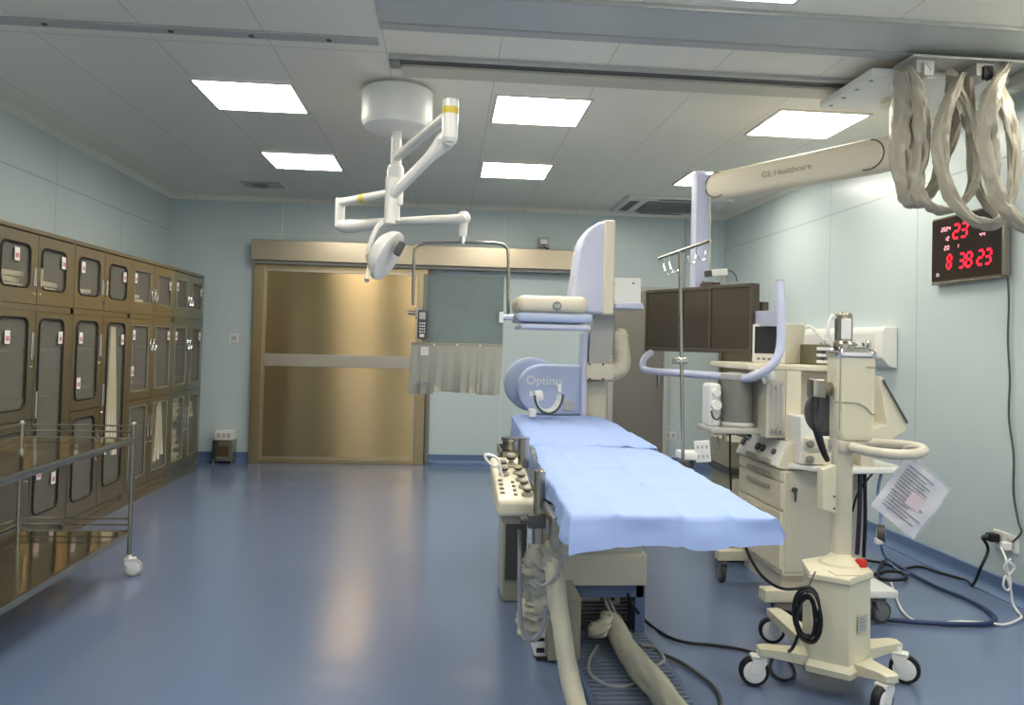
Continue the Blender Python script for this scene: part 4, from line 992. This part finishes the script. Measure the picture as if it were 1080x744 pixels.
MB().cbox((XR-.04, sy-.045, .31), (.05, .045, .045), bev=.008).build('plug_body', M_wplast, pg)
cable('cable', 'black cable from the large black plug down to the floor and left along the wall', [Vector((XR-.1, sy+.075, .33)), P(1042, 580, Y=4.42), P(1034, 600, Y=4.4), P(1026, 617, Z=.02), P(1018, 612, Z=.012)] + S([(990, 604), (970, 598), (950, 600), (930, 594), (905, 590)], Z=.014), .009, M_black)
cable('cable', 'thick dark blue cable curving across the floor by the right wall', S([(935, 590), (960, 605), (990, 620), (1015, 630), (1035, 640), (1048, 650), (1046, 657), (1025, 659), (990, 658), (960, 656), (930, 653), (900, 650), (870, 640)], Z=.016), .013, mat('blue_cable', '#27365f', .4))
cable('cable', 'white cable hanging in loops from the low socket and trailing left on the floor', [Vector((XR-.07, sy-.045, .30))] + S([(1061, 590), (1062, 600), (1066, 615), (1063, 623), (1058, 618), (1061, 608), (1066, 622), (1068, 636)], Y=4.1) + S([(1073, 645), (1077, 652), (1060, 659), (1040, 657), (1010, 656), (985, 658), (965, 655), (952, 645), (945, 630), (940, 615)], Z=.014), .006, M_wplast, 5)
cable('cable', 'short pale knot of white cable below the low wall socket', S([(1062, 592), (1070, 598), (1064, 606), (1059, 598), (1066, 590)], Y=4.14), .006, M_wplast, 5)

# ================================================================== INJECTOR STAND
sx, sy_ = 1.68, 3.24
inj = thing('contrast_injector', 'cream contrast injector on a pole stand with four black and white castors', 'contrast injector', (sx, sy_, 0))
top = [(1.574, 3.30), (1.69, 3.40), (1.82, 3.34), (1.86, 3.20), (1.755, 3.06), (1.60, 3.08)]
top = [(1.574, 3.303), (1.708, 3.365), (1.832, 3.335), (1.788, 3.134), (1.637, 3.029), (1.519, 3.12)]
def scl(p, k, c=(1.676, 3.215)): return [(c[0]+(x-c[0])*k, c[1]+(y-c[1])*k) for x, y in p]
MB().loft([[Vector((x, y, z)) for x, y in scl(top, k)] for z, k in ((.13, 1.0), (.47, .98))]).build('base_tower', M_cream2, inj)
MB().loft([[Vector((x, y, z)) for x, y in scl(top, k)] for z, k in ((.468, 1.02), (.474, 1.06), (.492, 1.06), (.498, 1.03))]).build('tower_lid', M_cream2, inj)
MB().loft([[Vector((x, y, z)) for x, y in scl(top, k)] for z, k in ((.10, 1.12), (.125, 1.14), (.145, 1.02))]).build('base_skirt', M_cream2, inj)
q = P(904, 607, Y=3.0)
lbp = MB(frame((1.722, 3.083, .30), (.151, .105, 0), (0, 0, 1))).box(-.035, .035, -.035, .035, -.0, .004, .0005).build('rating_label', M_lgrey, inj)
b = MB(frame((1.722, 3.083, .30), (.151, .105, 0), (0, 0, 1)))
for k in range(4): b.box(-.028, -.028+.04+.012*(k % 2), .018-.013*k, .022-.013*k, .004, .005)
b.build('label_print', M_ink, lbp)
MB().lathe([(.022, 0), (.024, .006), (.024, .024), (.02, .03)], (1.78, 3.20, .497), (0, 0, 1), 18).build('red_knob', M_red, inj)
MB().lathe([(.085, 0), (.08, .012), (.05, .03), (.042, .045)], (1.71, 3.245, .496), (0, 0, 1), 28).box(1.60, 1.70, 3.06, 3.13, .496, .503, .002).build('column_collar', M_cream2, inj)
MB().loft([[Vector((1.72+.042*math.copysign(abs(math.cos(a))**.7, math.cos(a)), 3.26+.036*math.copysign(abs(math.sin(a))**.7, math.sin(a)), z)) for a in [2*PI*k/20 for k in range(20)]] for z in (.50, 1.03)]).build('column', M_beige, inj)
# legs and castors
legs = [((1.62, 3.17), (1.335, 3.20), .5), ((1.64, 3.34), (1.60, 3.68), 1.0), ((1.80, 3.26), (1.985, 3.25), 2.7), ((1.72, 3.10), (1.745, 2.90), 3.6)]
cst = [((1.345, 3.20), PI*.95), ((1.62, 3.66), 2.9), ((1.965, 3.225), -.6), ((1.735, 2.93), -2.6)]
for (a, e, _), ((cx_, cy_), ang) in zip(legs, cst):
    a = Vector((a[0], a[1], 0)); e = Vector((e[0], e[1], 0)); d = (e-a).normalized(); w = Vector((-d.y, d.x, 0))
    b = MB(); c0_, c1_ = .06, .034
    a2 = a-d*.05
    b.loft([[p+w*s*hw+Vector((0, 0, z)) for s, z in ((-1, z0), (1, z0), (1, z1), (-1, z1))] for p, hw, z0, z1 in ((a2, c0_, .09, .145), (a, c0_, .095, .145), (e-d*.03, c1_, .135, .165), (e, c1_*.8, .137, .162))])
    b.build('leg', M_cream2, inj)
    caster(inj, cx_, cy_, .062, ang, M_wplast, M_black, .034, .15)
# upper body
R = Matrix.Rotation(math.radians(-6), 4, 'Z')
cb_ = Vector((1.765, 3.28, 0))
def rrect(w, d, r, n=5):
    pts = []
    for cx_, cy_, a0 in ((w-r, d-r, 0), (-w+r, d-r, 90), (-w+r, -d+r, 180), (w-r, -d+r, 270)):
        for k in range(n+1):
            a = math.radians(a0+90*k/n); pts.append((cx_+r*math.cos(a), cy_+r*math.sin(a)))
    return pts
def ring(w, d, r, z, off=(0, 0)): return [cb_+(R @ Vector((x+off[0], y+off[1], 0)))+Vector((0, 0, z)) for x, y in rrect(w, d, r)]
MB().loft([ring(.05, .05, .03, 1.015), ring(.075, .068, .035, 1.03), ring(.083, .075, .035, 1.06), ring(.083, .075, .03, 1.385)]).build('injector_body', M_cream2, inj)
MB().loft([ring(.086, .078, .03, 1.383), ring(.088, .08, .03, 1.39), ring(.088, .08, .03, 1.405), ring(.07, .06, .03, 1.425), ring(.05, .045, .03, 1.43)]).build('chrome_cap', M_chrome, inj)
cc = cb_+Vector((-.035, 0, 0))
MB().lathe([(.05, 1.425), (.05, 1.44), (.04, 1.45), (.037, 1.455), (.037, 1.56), (.032, 1.575), (.012, 1.58)], (cc.x, cc.y, 0), (0, 0, 1), 24).build('syringe_housing', M_steel, inj)
MB().box(cc.x-.03, cc.x+.012, cc.y-.045, cc.y-.034, 1.46, 1.55, .004).build('housing_label', M_wplast, inj)
MB().tube([cc+Vector((-.05, .0, 1.43)), cc+Vector((-.07, 0, 1.5)), cc+Vector((-.055, 0, 1.56)), cc+Vector((-.04, 0, 1.55))], .008, 8, sm=5).build('coiled_tube', M_wplast, inj)
MB().tube([cb_+(R @ Vector(p)) for p in [(-.085, -.05, 1.19), (-.05, -.078, 1.19), (.0, -.079, 1.188), (.035, -.079, 1.17), (.06, -.077, 1.145), (.084, -.05, 1.14)]], .003, 6, sm=4).build('body_seam', M_taupe, inj)
MB().tube([cb_+(R @ Vector((-.073, -.0705, z))) for z in (1.07, 1.38)], .0018, 6).build('body_seam', M_taupe, inj)
MB(frame(cb_+(R @ Vector((.055, -.077, 1.345))), R @ Vector((1, 0, 0)), (0, 0, 1))).box(-.02, .02, -.006, .002, -.002, .002).build('badge', M_ink2, inj)
# motor and plug on left
q = P(862, 410, Y=3.28)
MB().cyl(q, q+Vector((.12, .02, .0)), .03).cbox(q-Vector((.005, 0, 0)), (.06, .07, .085), bev=.01).build('connector_head', M_steel, inj)
MB().lathe([(.09, 0), (.1, .01), (.1, .035), (.08, .05)], P(874, 436, Y=3.36), (-.8, -.5, 0), 30).build('dark_disc', M_dgrey, inj)
MB().tube([P(860, 420, Y=3.24), P(859, 440, Y=3.22), P(862, 455, Y=3.2), P(868, 475, Y=3.2), P(873, 486, Y=3.21)], [.02, .014, .018, .014, .011], 10, sm=5).build('control_cable', M_black, inj)
# loop handle
lp_ = [(1.735, 3.20), (1.74, 3.09), (1.80, 3.0), (1.90, 3.02), (2.0, 3.12), (2.05, 3.22), (2.04, 3.30), (1.97, 3.36), (1.86, 3.38), (1.78, 3.34)]
MB().tube([(x, y, 1.0) for x, y in lp_], .021, 12, sm=5).build('loop_handle', M_beige, inj)
MB().cbox((1.745, 3.27, 1.0), (.12, .12, .05), bev=.012).build('handle_mount', M_beige, inj)
# flat box on column
q = P(871, 515, Y=3.2)
MB().prism([(q.x-.028, q.z-.085), (q.x-.028, q.z+.08), (q.x+.02, q.z+.10), (q.x+.032, q.z+.10), (q.x+.032, q.z-.10)], 3.17, 3.225, 'Y', .005).build('cable_holder', M_cream2, inj)
b = MB()
for z in (-.08, -.03): b.cyl((q.x+.022, 3.168, q.z+z), (q.x+.022, 3.172, q.z+z), .005, seg=8)
build_each(b, 'holder_screw', M_dgrey, inj)
# coiled cable on tower
def coil(c, rx, rz, nx, n, th, seed, tilt=.0):
    pts = []
    for i in range(n*14+1):
        a = 2*PI*i/14; k = 1+.2*math.sin(i*.37+seed)+.08*math.sin(i*1.3)+.12*math.sin(i*.11)
        pts.append(Vector(c)+nx*rx*k*math.cos(a)+Vector((0, 0, 1))*rz*k*math.sin(a)+Vector((-.5, -.8, 0))*(.012*math.sin(i*.21+seed)))
    return pts
cpts = coil(P(851, 650, Y=3.04), .042, .09, Vector((.75, -.55, 0)).normalized(), 6, .004, 1.)
cable('cable_coil', 'black power cord coiled on the left side of the injector base', cpts, .0055, M_black, 2, 'coiled cable')
cable('cable', 'thin cord from the coil up to the injector lid', S([(853, 632), (852, 622), (857, 610), (860, 603)], Y=3.08), .003, M_dgrey)
cable('cable', 'black cord looping on the floor under the injector left leg', [P(842, 670, Y=3.05), P(834, 686, Y=3.12)] + S([(820, 690), (812, 700), (816, 712), (828, 718), (838, 712), (834, 700), (822, 688), (805, 684)], Z=.012), .007, M_black)

# hanging document in plastic sleeve
dc_ = thing('document_sleeve', 'printed page in a clear plastic sleeve hanging tilted from the injector handle', 'document', P(958, 572, Y=3.15))
c4 = [P(957, 481, Y=3.13), P(1001.5, 517, Y=3.13), P(958, 572.4, Y=3.13), P(918.5, 533, Y=3.13)]
o_, xd, yd = c4[3], (c4[1]-c4[0]), (c4[0]-c4[3])
Wd, Hd = xd.length, yd.length
Mx = frame(c4[3], xd, yd)
rows = [[Mx @ Vector((Wd*i/12, Hd*j/12, .006*math.sin(i*.9)*math.sin(j*.6))) for i in range(13)] for j in range(13)]
MB().sheet(rows, .001).build('page', M_paper, dc_)
rows = [[Mx @ Vector((-.006+(Wd+.012)*i/12, -.006+(Hd+.02)*j/12, .004+.007*math.sin(i*.9)*math.sin(j*.6))) for i in range(13)] for j in range(13)]
MB().sheet(rows, 0).build('plastic_sleeve', M_clear, dc_)
b = MB(Mx)
rr_ = random.Random(3)
yy = Hd*.90
for k in range(14):
    if k in (1, 8): yy -= .004
    b.box(Wd*.12, Wd*(.12+rr_.uniform(.35, .78)) if k else Wd*.7, yy-.0045, yy, .0062+.001, .0085); yy -= Hd*.055
b.build('text_lines', M_ink, dc_)
MB(Mx).box(Wd*.45, Wd*.75, Hd*.36, Hd*.6, .0065, .0088).build('pink_stamp', mat('pink_stamp', '#d9c6cc', .6), dc_)
MB().tube([c4[0]-Vector((0, 0, .004)), c4[0]+Vector((-.005, .02, .03)), (1.965, 3.12, 1.022)], .002, 6, sm=4).build('string', M_wplast, dc_)

# ================================================================== ANAESTHESIA MACHINE
am = thing('anaesthesia_machine', 'large cream anaesthesia machine with drawers and glass canister behind the injector', 'anaesthesia machine', (2.1, 4.3, 0))
AX, AY = 1.815, 4.05      # near-left corner of the cabinet
def A(x, y, Y=AY): return P(x, y, Y=Y)
MB().box(AX, AX+.46, AY, AY+.62, .20, .765, .012).build('cabinet_body', M_cream, am)
MB().box(AX+.012, AX+.45, AY-.006, AY+.01, .225, .755, .004).build('cabinet_door', M_beige, am)
kl = A(838, 517, AY-.01)
MB().cyl((kl.x, AY-.006, kl.z), (kl.x, AY-.02, kl.z), .014, seg=14).cbox((kl.x, AY-.024, kl.z-.03), (.012, .006, .06), bev=.002).build('door_key', M_dgrey, am)
zs = [(.235, .542), (.552, .695), (.705, .765)]
for (z0, z1) in zs:
    d = MB().box(AX-.014, AX+.006, AY+.008, AY+.60, z0, z1, .006).build('drawer', M_cream, am)
    MB().box(AX-.03, AX-.012, AY+.14, AY+.45, z1-.055, z1-.03, .008).build('drawer_handle', M_taupe, d)
# sloped control panel
MB().prism([(AX+.0, .768), (AX-.035, .775), (AX+.035, .915), (AX+.46, .915), (AX+.46, .768)], AY, AY+.62, 'Y', .01).build('control_panel', M_cream, am)
Mp = frame((AX+.0, AY+.31, .846), (0, -1, 0), (.07, 0, .14))
if (Mp.to_3x3() @ Vector((0, 0, 1))).x > 0: Mp = frame((AX+.0, AY+.31, .846), (0, 1, 0), (.07, 0, .14))
b = MB(Mp)
for u in (-.24, -.02, .05, .2): b.cyl((u, .0, .0), (u, 0, .018), .022 if u != .2 else .016, seg=16)
build_each(b, 'panel_dial', M_dgrey, am)
MB(Mp).box(-.29, .29, -.07, .075, -.002, .004, .002).build('panel_fascia', M_wplast, am)
MB(Mp).box(-.1, .22, -.075, -.045, .0, .03, .01).build('panel_grip', M_taupe, am)
# worktop
wt = [(AX+.02, AY+.0), (AX+.12, AY-.10), (AX+.3, AY-.16), (AX+.62, AY-.12), (AX+.62, AY+.62), (AX+.02, AY+.62)]
MB().prism(wt, .775, .805, 'Z', .008).build('worktop', M_wplast, am)
# base legs
MB().box(AX-.16, AX+.5, AY+.52, AY+.60, .14, .20, .008).build('base_beam', M_cream, am)
MB().box(AX-.10, AX+.5, AY-.02, AY+.07, .07, .135, .008).build('base_beam', M_cream, am)
MB().box(AX+.02, AX+.44, AY+.05, AY+.58, .10, .21).build('chassis', M_beige, am)
caster(am, AX-.12, AY+.56, .058, PI*.5, M_mgrey, M_dgrey, .03, .15)
caster(am, AX+.455, AY-.13, .058, .25, M_mgrey, M_dgrey, .03, .15)
caster(am, AX+.43, AY+.52, .058, .6, M_mgrey, M_dgrey, .03, .15)
caster(am, AX+.03, AY+.05, .04, PI*.8, M_mgrey, M_dgrey, .03, .10)
MB().box(AX+.36, AX+.53, AY-.20, AY+.06, .15, .19, .008).build('caster_cover', M_wplast, am)
# tower
tzb, tzt = .90, 1.295
MB().box(AX+.05, AX+.14, AY+.1, AY+.46, .90, tzt, .008).build('tower_post', M_cream, am)
MB().box(AX+.10, AX+.42, AY+.25, AY+.45, .90, tzt, .008).build('tower_back', M_beige, am)
MB().box(AX-.06, AX+.05, AY+.10, AY+.34, .925, tzt, .006).build('flowmeter_block', M_beige, am)
fm = MB().box(AX-.045, AX+.035, AY+.092, AY+.102, .94, 1.24, .003).build('flowmeter_glass', M_clear, am)
for k in range(3): MB().cyl((AX-.03+.026*k, AY+.09, .99), (AX-.03+.026*k, AY+.09, 1.22), .004, seg=8).build('flow_tube', M_lgrey, fm); MB().lathe([(.011, 0), (.012, .01), (.006, .018)], (AX-.03+.026*k, AY+.09, .965), (0, -1, 0), 12).build('flow_knob', M_chrome, fm)
MB().box(AX-.17, AX+.52, AY+.1, AY+.72, tzt, tzt+.035, .01).build('top_shelf', M_cream, am)
# canister
q = A(797, 430, AY+.25)
can = MB().lathe([(.075, 0), (.085, .02), (.088, .03), (.088, .26), (.085, .28), (.04, .29)], (AX-.16, AY+.27, .975), (0, 0, 1), 30).build('absorber_canister', M_jar, am)
MB().lathe([(.09, 0), (.095, .012), (.095, .03), (.05, .04)], (AX-.16, AY+.27, 1.235), (0, 0, 1), 30).build('canister_cap', M_lgrey, can)
MB().lathe([(.095, 0), (.1, .02), (.09, .035)], (AX-.16, AY+.27, .962), (0, 0, 1), 30).build('canister_base', M_lgrey, can)
vb = MB().box(AX-.33, AX-.26, AY+.24, AY+.38, .965, 1.21, .02, 3).cyl((AX-.295, AY+.215, 1.09), (AX-.295, AY+.25, 1.09), .028).cyl((AX-.295, AY+.215, 1.16), (AX-.295, AY+.25, 1.16), .022).build('valve_block', M_wplast, am)
MB().tube([(AX-.295+.03*math.cos(a), AY+.22, 1.06+.05*math.sin(a)) for a in [PI+PI*k/10 for k in range(11)]], .006, 8).build('gauge_tube', M_dgrey, vb)
MB().box(AX-.34, AX+.02, AY+.17, AY+.42, .935, .968, .010).build('canister_shelf', M_lgrey, am)
MB().tube([(AX-.16, AY+.2, 1.24), (AX-.12, AY+.1, 1.29), (AX-.08, AY+.12, 1.26), (AX-.06, AY+.12, 1.22)], .01, 8, sm=5).ell((AX-.06, AY+.06, 1.27), .03, .02, .03).build('breathing_tube', M_wplast, am)
# modules on the worktop
mo = thing('ventilator_module', 'stack of two white modules with dark knobs on the anaesthesia worktop', 'medical module', (AX+.2, AY-.0, .806))
MB().prism([(AX+.06, .806), (AX+.06, 1.06), (AX+.14, 1.06), (AX+.17, .96), (AX+.32, .96), (AX+.34, .806)], AY-.06, AY+.2, 'Y', .01).build('module_body', M_wplast, mo)
for z in (.84, .92):
    f_ = MB().box(AX+.08, AX+.33, AY-.085, AY-.055, z-.03, z+.03, .008).build('module_front', M_cream, mo)
    MB().lathe([(.02, 0), (.02, .014), (.015, .018)], (AX+.10, AY-.085, z), (0, -1, 0), 18).build('knob', M_mgrey, f_)
# monitor on top
pm = thing('patient_monitor', 'beige boxy patient monitor with dark screen on top of the anaesthesia machine', 'monitor', (AX+.05, AY+.2, tzt+.036))
a, b_, c_ = P(796, 344, Y=AY+.6), P(829, 344, Y=AY+.26), P(849, 344, Y=AY+.36)
pz0, pz1 = tzt+.036, P(829, 341, Y=AY+.26).z
Pq = [Vector((a.x, a.y)), Vector((b_.x, b_.y)), Vector((c_.x, c_.y)), Vector((a.x+(c_.x-b_.x), a.y+.25))]
MB().prism([tuple(p) for p in Pq], pz0, pz1, 'Z', .008).build('monitor_case', M_cream, pm)
fx = Vector((b_.x-a.x, b_.y-a.y, 0)); fl = fx.length
Mf = frame((a.x, a.y, pz0), fx, (0, 0, 1)); hh_ = pz1-pz0
MB(Mf).box(-.005, fl-.0, -.0, hh_, 0, .012, .004).build('front_bezel', M_wplast, pm)
MB(Mf).box(.03, fl-.02, .055, hh_-.015, .012, .016, .001).build('screen', M_screen2, pm)
b = MB(Mf)
for k in range(4): b.box(.06+k*.06, .09+k*.06, .015, .03, .012, .017, .001)
b.cyl((fl-.06, .025, .012), (fl-.06, .025, .026), .014, seg=14)
build_each(b, 'button', M_mgrey, pm)
eq = thing('equipment_stack', 'low dark and cream device with small controls right of the boxy monitor', 'device', (AX+.4, AY+.3, tzt+.036))
MB().box(AX+.24, AX+.48, AY+.15, AY+.5, tzt+.036, tzt+.15, .006).build('device_body', mat('olive_grey', '#77745c', .5), eq)
b = MB()
for k in range(3): b.box(AX+.245, AX+.475, AY+.14, AY+.152, tzt+.045+.036*k, tzt+.062+.036*k, .002)
build_each(b, 'device_trim', M_wplast, eq)
b = MB()
for k in range(4):
    for j in range(2): b.cyl((AX+.28+.05*k, AY+.145, tzt+.07+.036*j), (AX+.28+.05*k, AY+.135, tzt+.07+.036*j), .009, seg=10)
build_each(b, 'control', M_dgrey, eq)
# tilted display on the right
vs = thing('tilted_display', 'small tilted display in a cream casing right of the injector body', 'display', P(930, 452, Y=4.0))
q0_, q1_, q2_, q3_ = P(919, 400, Y=4.0), P(944, 444, Y=4.0), P(944, 456, Y=4.0), P(905, 462, Y=4.0)
MB().prism([(p.x, p.z) for p in (P(916, 397, Y=4), P(920, 397, Y=4), P(944, 441, Y=4), P(945, 452, Y=4), P(930, 461, Y=4), P(904, 465, Y=4), P(903, 452, Y=4), P(924, 446, Y=4))], 3.9, 4.15, 'Y', .004).build('display_casing', M_cream, vs)
dxx = q1_-q0_; Mx = frame((q0_+q1_)/2+Vector((.002, .02, .002)), (0, 1, 0), -dxx)
if (Mx.to_3x3() @ Vector((0, 0, 1))).x < 0: Mx = frame((q0_+q1_)/2+Vector((.002, .02, .002)), (0, -1, 0), -dxx)
MB(Mx).box(-.1, .1, -.09, .09, -.002, .004, .002).build('display_screen', M_screen2, vs)
MB().box(2.20, 2.27, 3.97, 4.08, .8045, P(915, 460, Y=4).z, .006).build('display_stand', M_beige, vs)
q = P(919, 398, Y=3.89); MB().tube([q0_+Vector((0, -.112, 0)), q1_+Vector((0, -.112, 0))], .006, 6).build('casing_edge', M_dgrey, vs)
# table leg/cables under worktop right
for k, (x0_, y0_, x1_, y1_, r, lb) in enumerate([(907, 497, 904, 585, .012, 'left dark cable hanging below the right end of the worktop'), (912, 497, 911, 588, .01, 'right dark cable hanging below the right end of the worktop')]):
    cable('cable', lb, [P(x0_, y0_, Y=3.97), P((x0_+x1_)/2+1, (y0_+y1_)/2, Y=3.96), P(x1_, y1_, Y=3.97)], r, [M_dgrey, M_black][k] if k else mat('purple_cable', '#2a2440', .4))
cable('cable', 'blue-grey cable hanging from the worktop edge to the floor plug', [P(930, 497, Y=3.95), P(926, 520, Y=3.95), P(929, 545, Y=3.96), P(928, 565, Y=3.98), P(932, 585, Z=.06), P(945, 600, Z=.014), P(960, 606, Z=.014)], .008, mat('blue_grey_cable', '#6f7fa5', .4))
cable('cable', 'black cable crossing diagonally below the worktop', [P(899, 540, Y=4.0), P(905, 520, Y=3.99), P(920, 500, Y=3.98), P(926, 496, Y=3.98)], .006, M_black)
cable('cable', 'black cable slung below the blue drape in front of the drawers', [P(786, 575, Y=3.95), P(793, 592, Y=3.93), P(806, 610, Y=3.9), P(825, 621, Y=3.9), P(848, 620, Y=3.9), P(880, 612, Y=3.93)], .008, M_black)
t = thing('cable_reel', 'small white and black round device hanging by cables below the worktop', 'cable reel', P(929, 570, Y=3.9))
q = P(929, 563, Y=3.9); MB().lathe([(.03, -.02), (.045, -.018), (.045, .018), (.03, .02)], q, (1, -.5, 0), 22).build('reel', M_dgrey, t)
MB().lathe([(.02, -.022), (.028, -.02), (.028, .02), (.02, .022)], q, (1, -.5, 0), 22).box(q.x-.04, q.x+.0, 3.87, 3.9, q.z-.05, q.z-.02, .006).build('reel_hub', M_wplast, t)
cable('cable', 'tangled black cable lying on the floor behind the injector base', S([(932, 592), (926, 604), (930, 611), (945, 612), (956, 610), (950, 604), (935, 603), (922, 606), (915, 600), (908, 592)], Z=.02), .011, M_black, 6)
t = thing('foot_switch', 'black foot switch tucked behind the rear leg of the injector stand', 'foot switch', (1.62, 3.95, 0))
q = P(832, 652, Z=.0)
MB().cbox((q.x, q.y, .03), (.16, .1, .05), rz=-.5, bev=.012).build('housing', M_black, t)
MB().cbox((q.x-.02, q.y-.01, .06), (.12, .09, .012), R=Matrix.Rotation(-.5, 4, 'Z') @ Matrix.Rotation(.15, 4, 'X'), bev=.004).build('pedal', M_dgrey, t)
# chrome clamp arm and black pole left of the machine
t = thing('vein_light_stand', 'chrome jointed clamp arm standing left of the anaesthesia canister', 'clamp arm', (1.62, 4.7, .6))
Yc = 4.62
MB().tube(S([(752, 430), (751, 420), (755, 418), (758, 424), (763, 442), (767, 452)], Y=Yc), .012, 10, sm=5).build('arm_tube', M_chrome, t)
MB().cyl(P(753, 456, Y=Yc), P(770, 458, Y=Yc), .016).cyl(P(762, 450, Y=Yc), P(776, 446, Y=Yc), .014).cyl(P(764, 464, Y=Yc), P(763, 448, Y=Yc), .014).ell(P(768, 453, Y=Yc), .03, .03, .03).build('clamp_joint', M_chrome, t)
MB().tube(S([(757, 460), (758, 470), (756, 474), (754, 471)], Y=Yc), .006, 8, sm=4).build('hook', M_steel, t)
MB().tube([P(768, 453, Y=Yc), (1.66, 4.5, .99), (1.72, 4.42, .93), (1.76, 4.38, .895)], .02, 10, sm=4).build('support_bar', M_steel, t)
cable('cable', 'thin black cable hanging straight down from the clip under the lilac handle', [P(769, 404, Y=4.42), P(770, 440, Y=4.42), P(770, 490, Y=4.42), P(771, 530, Y=4.42), P(768, 545, Y=4.42)], .006, M_black)
# tan side trolley
st_ = thing('supply_cart', 'narrow brown-grey supply cart left of the anaesthesia drawers', 'cart', (1.9, 5.0, 0))
x0_, x1_ = P(771, 450, Y=5.0).x, P(800, 450, Y=5.0).x
MB().box(x0_, x1_, 5.0, 5.4, .62, .80, .01).box(x0_+.01, x1_, 5.01, 5.4, .1, .58, .01).build('cart_body', M_taupe, st_)
MB().box(x0_+.015, x1_-.02, 4.99, 5.01, .28, .56, .01).build('cart_door', M_cream, st_)
MB().box(x0_-.01, x1_, 4.98, 5.4, .58, .62, .006).build('cart_shelf', M_dgrey, st_)
MB().box(x0_+.02, x1_-.02, 5.05, 5.35, 0, .1).build('cart_plinth', M_black, st_)
# yellowish column below monitors (background)
# ================================================================== CAMERA, LIGHT
cam = bpy.data.cameras.new('camera'); co = bpy.data.objects.new('camera', cam); COL.objects.link(co)
cam.sensor_fit = 'HORIZONTAL'; cam.sensor_width = 36; cam.lens = F/1080*36; cam.clip_start = .02
cam.shift_y = (CY-372)/1080
r0 = Vector((math.cos(YW), -math.sin(YW), 0)); fw0 = Vector((math.sin(YW), math.cos(YW), 0)); u0 = Vector((0, 0, 1))
fw = fw0*math.cos(PT)+u0*math.sin(PT); up = -fw0*math.sin(PT)+u0*math.cos(PT)
cr = r0*math.cos(RL)+up*math.sin(RL); cu_ = -r0*math.sin(RL)+up*math.cos(RL)
Mc = Matrix((cr, cu_, -fw)).transposed().to_4x4(); Mc.translation = (0, 0, H); co.matrix_world = Mc
SC.camera = co
w = bpy.data.worlds.new('world'); SC.world = w; w.use_nodes = True
w.node_tree.nodes['Background'].inputs[0].default_value = (.95, .97, 1.0, 1); w.node_tree.nodes['Background'].inputs[1].default_value = 1.0
SC.view_settings.view_transform = 'Standard'; SC.view_settings.look = 'None'; SC.view_settings.gamma = 1; SC.view_settings.use_curve_mapping = False
SC.view_settings.exposure = 0.12
SC.cycles.use_denoising = True
SC.cycles.max_bounces = 8; SC.cycles.diffuse_bounces = 5; SC.cycles.glossy_bounces = 5; SC.cycles.transparent_max_bounces = 12
SC.cycles.sample_clamp_indirect = 6
SC.cycles.caustics_reflective = False; SC.cycles.caustics_refractive = False
